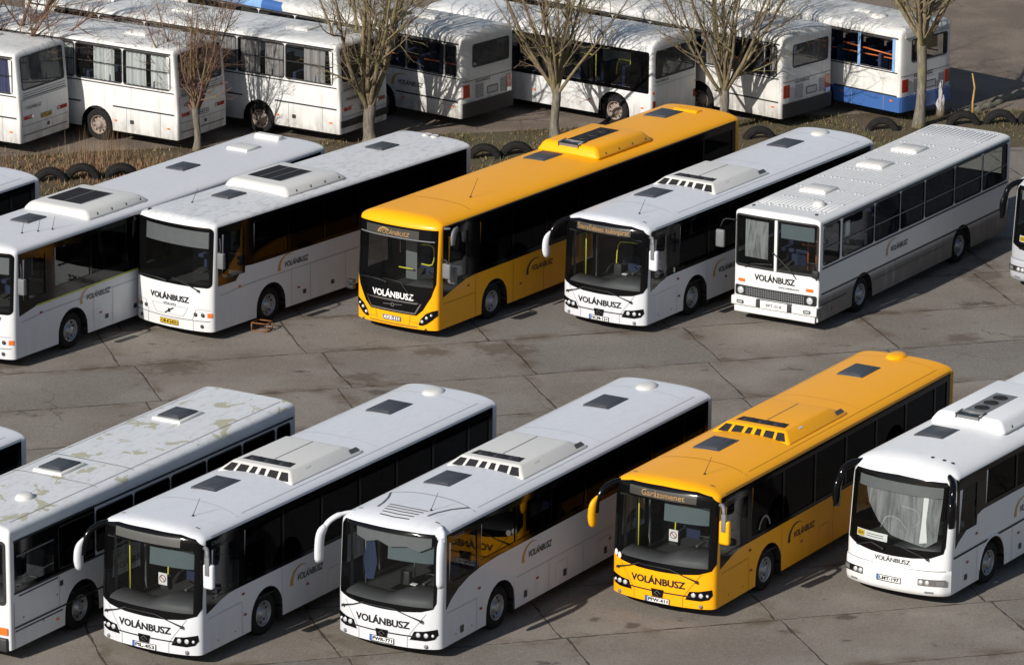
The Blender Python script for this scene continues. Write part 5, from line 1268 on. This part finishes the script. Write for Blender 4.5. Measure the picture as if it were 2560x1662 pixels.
for px, py, dz, rz, tl, lab in (
    (126, 458, .02, 8, 0, 'half buried tyre nearest the left edge, beside a cut off white tail'),
    (206, 453, .08, 5, 0, 'half buried tyre in the middle of the three among the dry weeds'),
    (303, 445, .0, 12, 8, 'half sunken tyre right end of the three among the dry weeds'),
    (1211, 398, .02, 0, 0, 'left half buried tyre of the two between white tail and long yellow bus'),
    (1292, 392, .02, 5, 0, 'half buried tyre partly hidden by the roof of the long yellow bus'),
    (1898, 352, .0, 10, 0, 'half buried tyre between the yellow tail and the next white bus'),
    (2206, 330, .0, -5, -6, 'dark slumped tyre just left of the rightmost tree'),
    (2408, 318, .06, 3, 0, 'pale rimmed tyre arch behind the yellow stick'),
    (2500, 313, .04, 4, 0, 'half buried tyre right of the yellow stick'),
    (2585, 310, .04, 6, 0, 'half buried tyre cut off by the right edge of the photo')):
    p = back(px, py); o = bpy.data.objects.new('tyre', TY); COL.objects.link(o); o.location = (p.x, p.y, dz-.1); o.rotation_euler = (R_(tl), 0, R_(rz)); tag(o, lab, 'tyre', G_T)

# ---------------------------------------------------------------- posts, cloth, stick, crate, log
p = back(2432, 295)
st = tube('stick', [(p.x, p.y, 0), (p.x-.02, p.y, .5), (p.x+.03, p.y+.02, .95), (p.x-.06, p.y, 1.4)], [.045, .035, .03, .02], plain('yellow_stick', (.42, .26, .09), .8, var=.4, nscale=5))
tag(st, 'thin crooked yellowish stick standing upright among the tyres', 'stick')
p = back(2352, 292)
stump = tube('post', [(p.x, p.y, 0), (p.x, p.y, .35), (p.x+.01, p.y, .95)], [.16, .13, .03], plain('stump_wood', (.2, .16, .12), .9, var=.4), n=9)
tag(stump, 'short broken post carrying a white rag beside the rightmost tree', 'post')
bm = bmesh.new(); pr = None
for i in range(9):
    t = i/8; wv = .02+.1*t; row = [bm.verts.new((p.x-.02+wv*math.cos(a)+.03*math.sin(a*3+i), p.y-.1*math.sin(a)*(.5+t)+.03*math.sin(a*7), 1.15-.85*t+.12*math.sin(a*2+t)*t)) for a in [math.pi*k/10 for k in range(11)]]
    if pr:
        for k in range(10): bm.faces.new((pr[k], pr[k+1], row[k+1], row[k]))
    pr = row
tag(from_bm('rag', bm, plain('rag_cloth', (.36, .35, .36), .95, var=.3)), 'white rag hanging over the short post', 'cloth')
# crate under the dirty-roofed bus
q = back(655, 825); cr = empty('crate', (q.x, q.y, 0), R_(-20)); tag(cr, 'small orange metal step frame lying by the wheel of the grimy-roofed bus', 'step frame')
bm = bmesh.new(); a, b_2, c_ = .22, .17, .22
for x in (-a, a):
    for y in (-b_2, b_2): bm_tube(bm, [(x, y, .0), (x, y, c_)], .018, 6)
for z in (.02, c_):
    for y in (-b_2, b_2): bm_tube(bm, [(-a, y, z), (a, y, z)], .018, 6)
    for x in (-a, a): bm_tube(bm, [(x, -b_2, z), (x, b_2, z)], .018, 6)
from_bm('frame', bm, plain('orange_brown_steel', (.2, .08, .025), .6, var=.3), cr)
# low earth ridge on the right
p0, p1 = back(2405, 292), back(2640, 205)
bm = bmesh.new(); n = 26
bm_tube(bm, [(p0.x+(p1.x-p0.x)*i/n, p0.y+(p1.y-p0.y)*i/n+.1*math.sin(i*.7), .02+.04*math.sin(i*1.3)) for i in range(n+1)], [.14+.05*math.sin(i*2.1)+.03*math.sin(i*5) for i in range(n+1)], 10)
tag(from_bm('log', bm, M['bark']), 'long low log edging the yard right of the blue skirted bus', 'log')

# ---------------------------------------------------------------- bare trees
def tree(px, py, H, th, rt, label, seed, n_limbs=8, spread=.42, mat='twig', lean=(0, 0), dens=1.0, fan=1.0):
    r = random.Random(seed); p = back(px, py); root = empty('bare_tree', (p.x, p.y, 0)); tag(root, label, 'tree', 'bare trees along the verge')
    bm = bmesh.new(); P = []; Rr = []
    for i in range(9):
        t = i/8; P.append((lean[0]*t+.03*math.sin(t*5+seed), lean[1]*t, th*t-.05)); Rr.append(rt*(1.35-.5*min(1, t*4))*(1-.12*t) if t < .25 else rt*(.85-.05*t+.04*math.sin(t*9)))
    P.append((lean[0], lean[1], th+.25)); Rr.append(rt*.6)
    bm_tube(bm, P, Rr, 14)
    from_bm('trunk', bm, M['bark'], root)
    bm = bmesh.new()
    def grow(p, d, ln, rad, lvl):
        n = 7 if lvl == 0 else (5 if lvl == 1 else 3); pts = [p.copy()]; rr = [rad]; q = p.copy(); dd = d.copy()
        for i in range(n):
            dd = (dd + Vector((r.gauss(0, .09), r.gauss(0, .09), .10 if lvl < 2 else .02))*(1 if lvl else .8)).normalized()
            q = q + dd*ln/n; pts.append(q.copy()); rr.append(max(.004, rad*(1-.78*(i+1)/n)))
        bm_tube(bm, pts, rr, (9, 6, 4, 3)[lvl], cap=False)
        if lvl < 3:
            k = int((7, 5, 4)[lvl]*dens*(.8+.4*r.random()))
            for _ in range(k):
                t = r.uniform(.12 if lvl == 0 else .2, .98); i = min(n-1, int(t*n)); f = t*n-i; s = pts[i].lerp(pts[i+1], f)
                tang = (pts[i+1]-pts[i]).normalized(); ax = tang.orthogonal().normalized(); ax.rotate(Matrix.Rotation(r.uniform(0, 6.28), 3, tang))
                nd = tang.copy(); nd.rotate(Matrix.Rotation(R_(r.uniform(22, 62)), 3, ax)); lf = (.5, .48, .5)[lvl]*r.uniform(.5, 1.1)
                grow(s, nd, ln*lf, max(.004, (rr[i]*(1-f)+rr[i+1]*f)*.55), lvl+1)
    for i in range(n_limbs):
        a = 2*math.pi*(i+r.uniform(-.3, .3))/n_limbs; sp = spread*r.uniform(.45, 1.3) if i % 3 else spread*.25
        d = Vector((math.cos(a)*sp*fan, math.sin(a)*sp, 1)).normalized(); z = th*r.uniform(.82, 1.06)
        grow(Vector((lean[0]*z/th, lean[1]*z/th, z-.1)), d, H*r.uniform(.8, 1.1), rt*r.uniform(.3, .48), 0)
    from_bm('crown', bm, M[mat], root)
    return root
tree(924, 358, 5.6, 1.2, .215, 'large bare tree forking low, in front of the grey curtained coach', 21, 12, .62, dens=1.25)
tree(1388, 346, 5.3, 1.5, .16, 'bare tree just left of the roof of the long yellow bus', 22, 11, .62, dens=1.25)
tree(1808, 332, 5.3, 1.4, .17, 'bare tree in front of the curtained old bus, right of centre', 23, 12, .8, dens=1.25)
tree(2299, 320, 5.3, 2.7, .18, 'bare tree with the longest bare trunk, before the blue skirted bus', 24, 11, .75, dens=1.2)
tree(492, 378, 3.3, 1.4, .12, 'slender reddish bare tree in front of the pale curtained coach', 25, 10, .75, 'twig_red', dens=1.25)
tree(-60, 315, 4.6, 1.9, .2, 'bare tree at the left edge whose branches hang over the first coach', 26, 12, 1.2, 'twig_red', lean=(.6, 0), fan=2.0, dens=1.3)
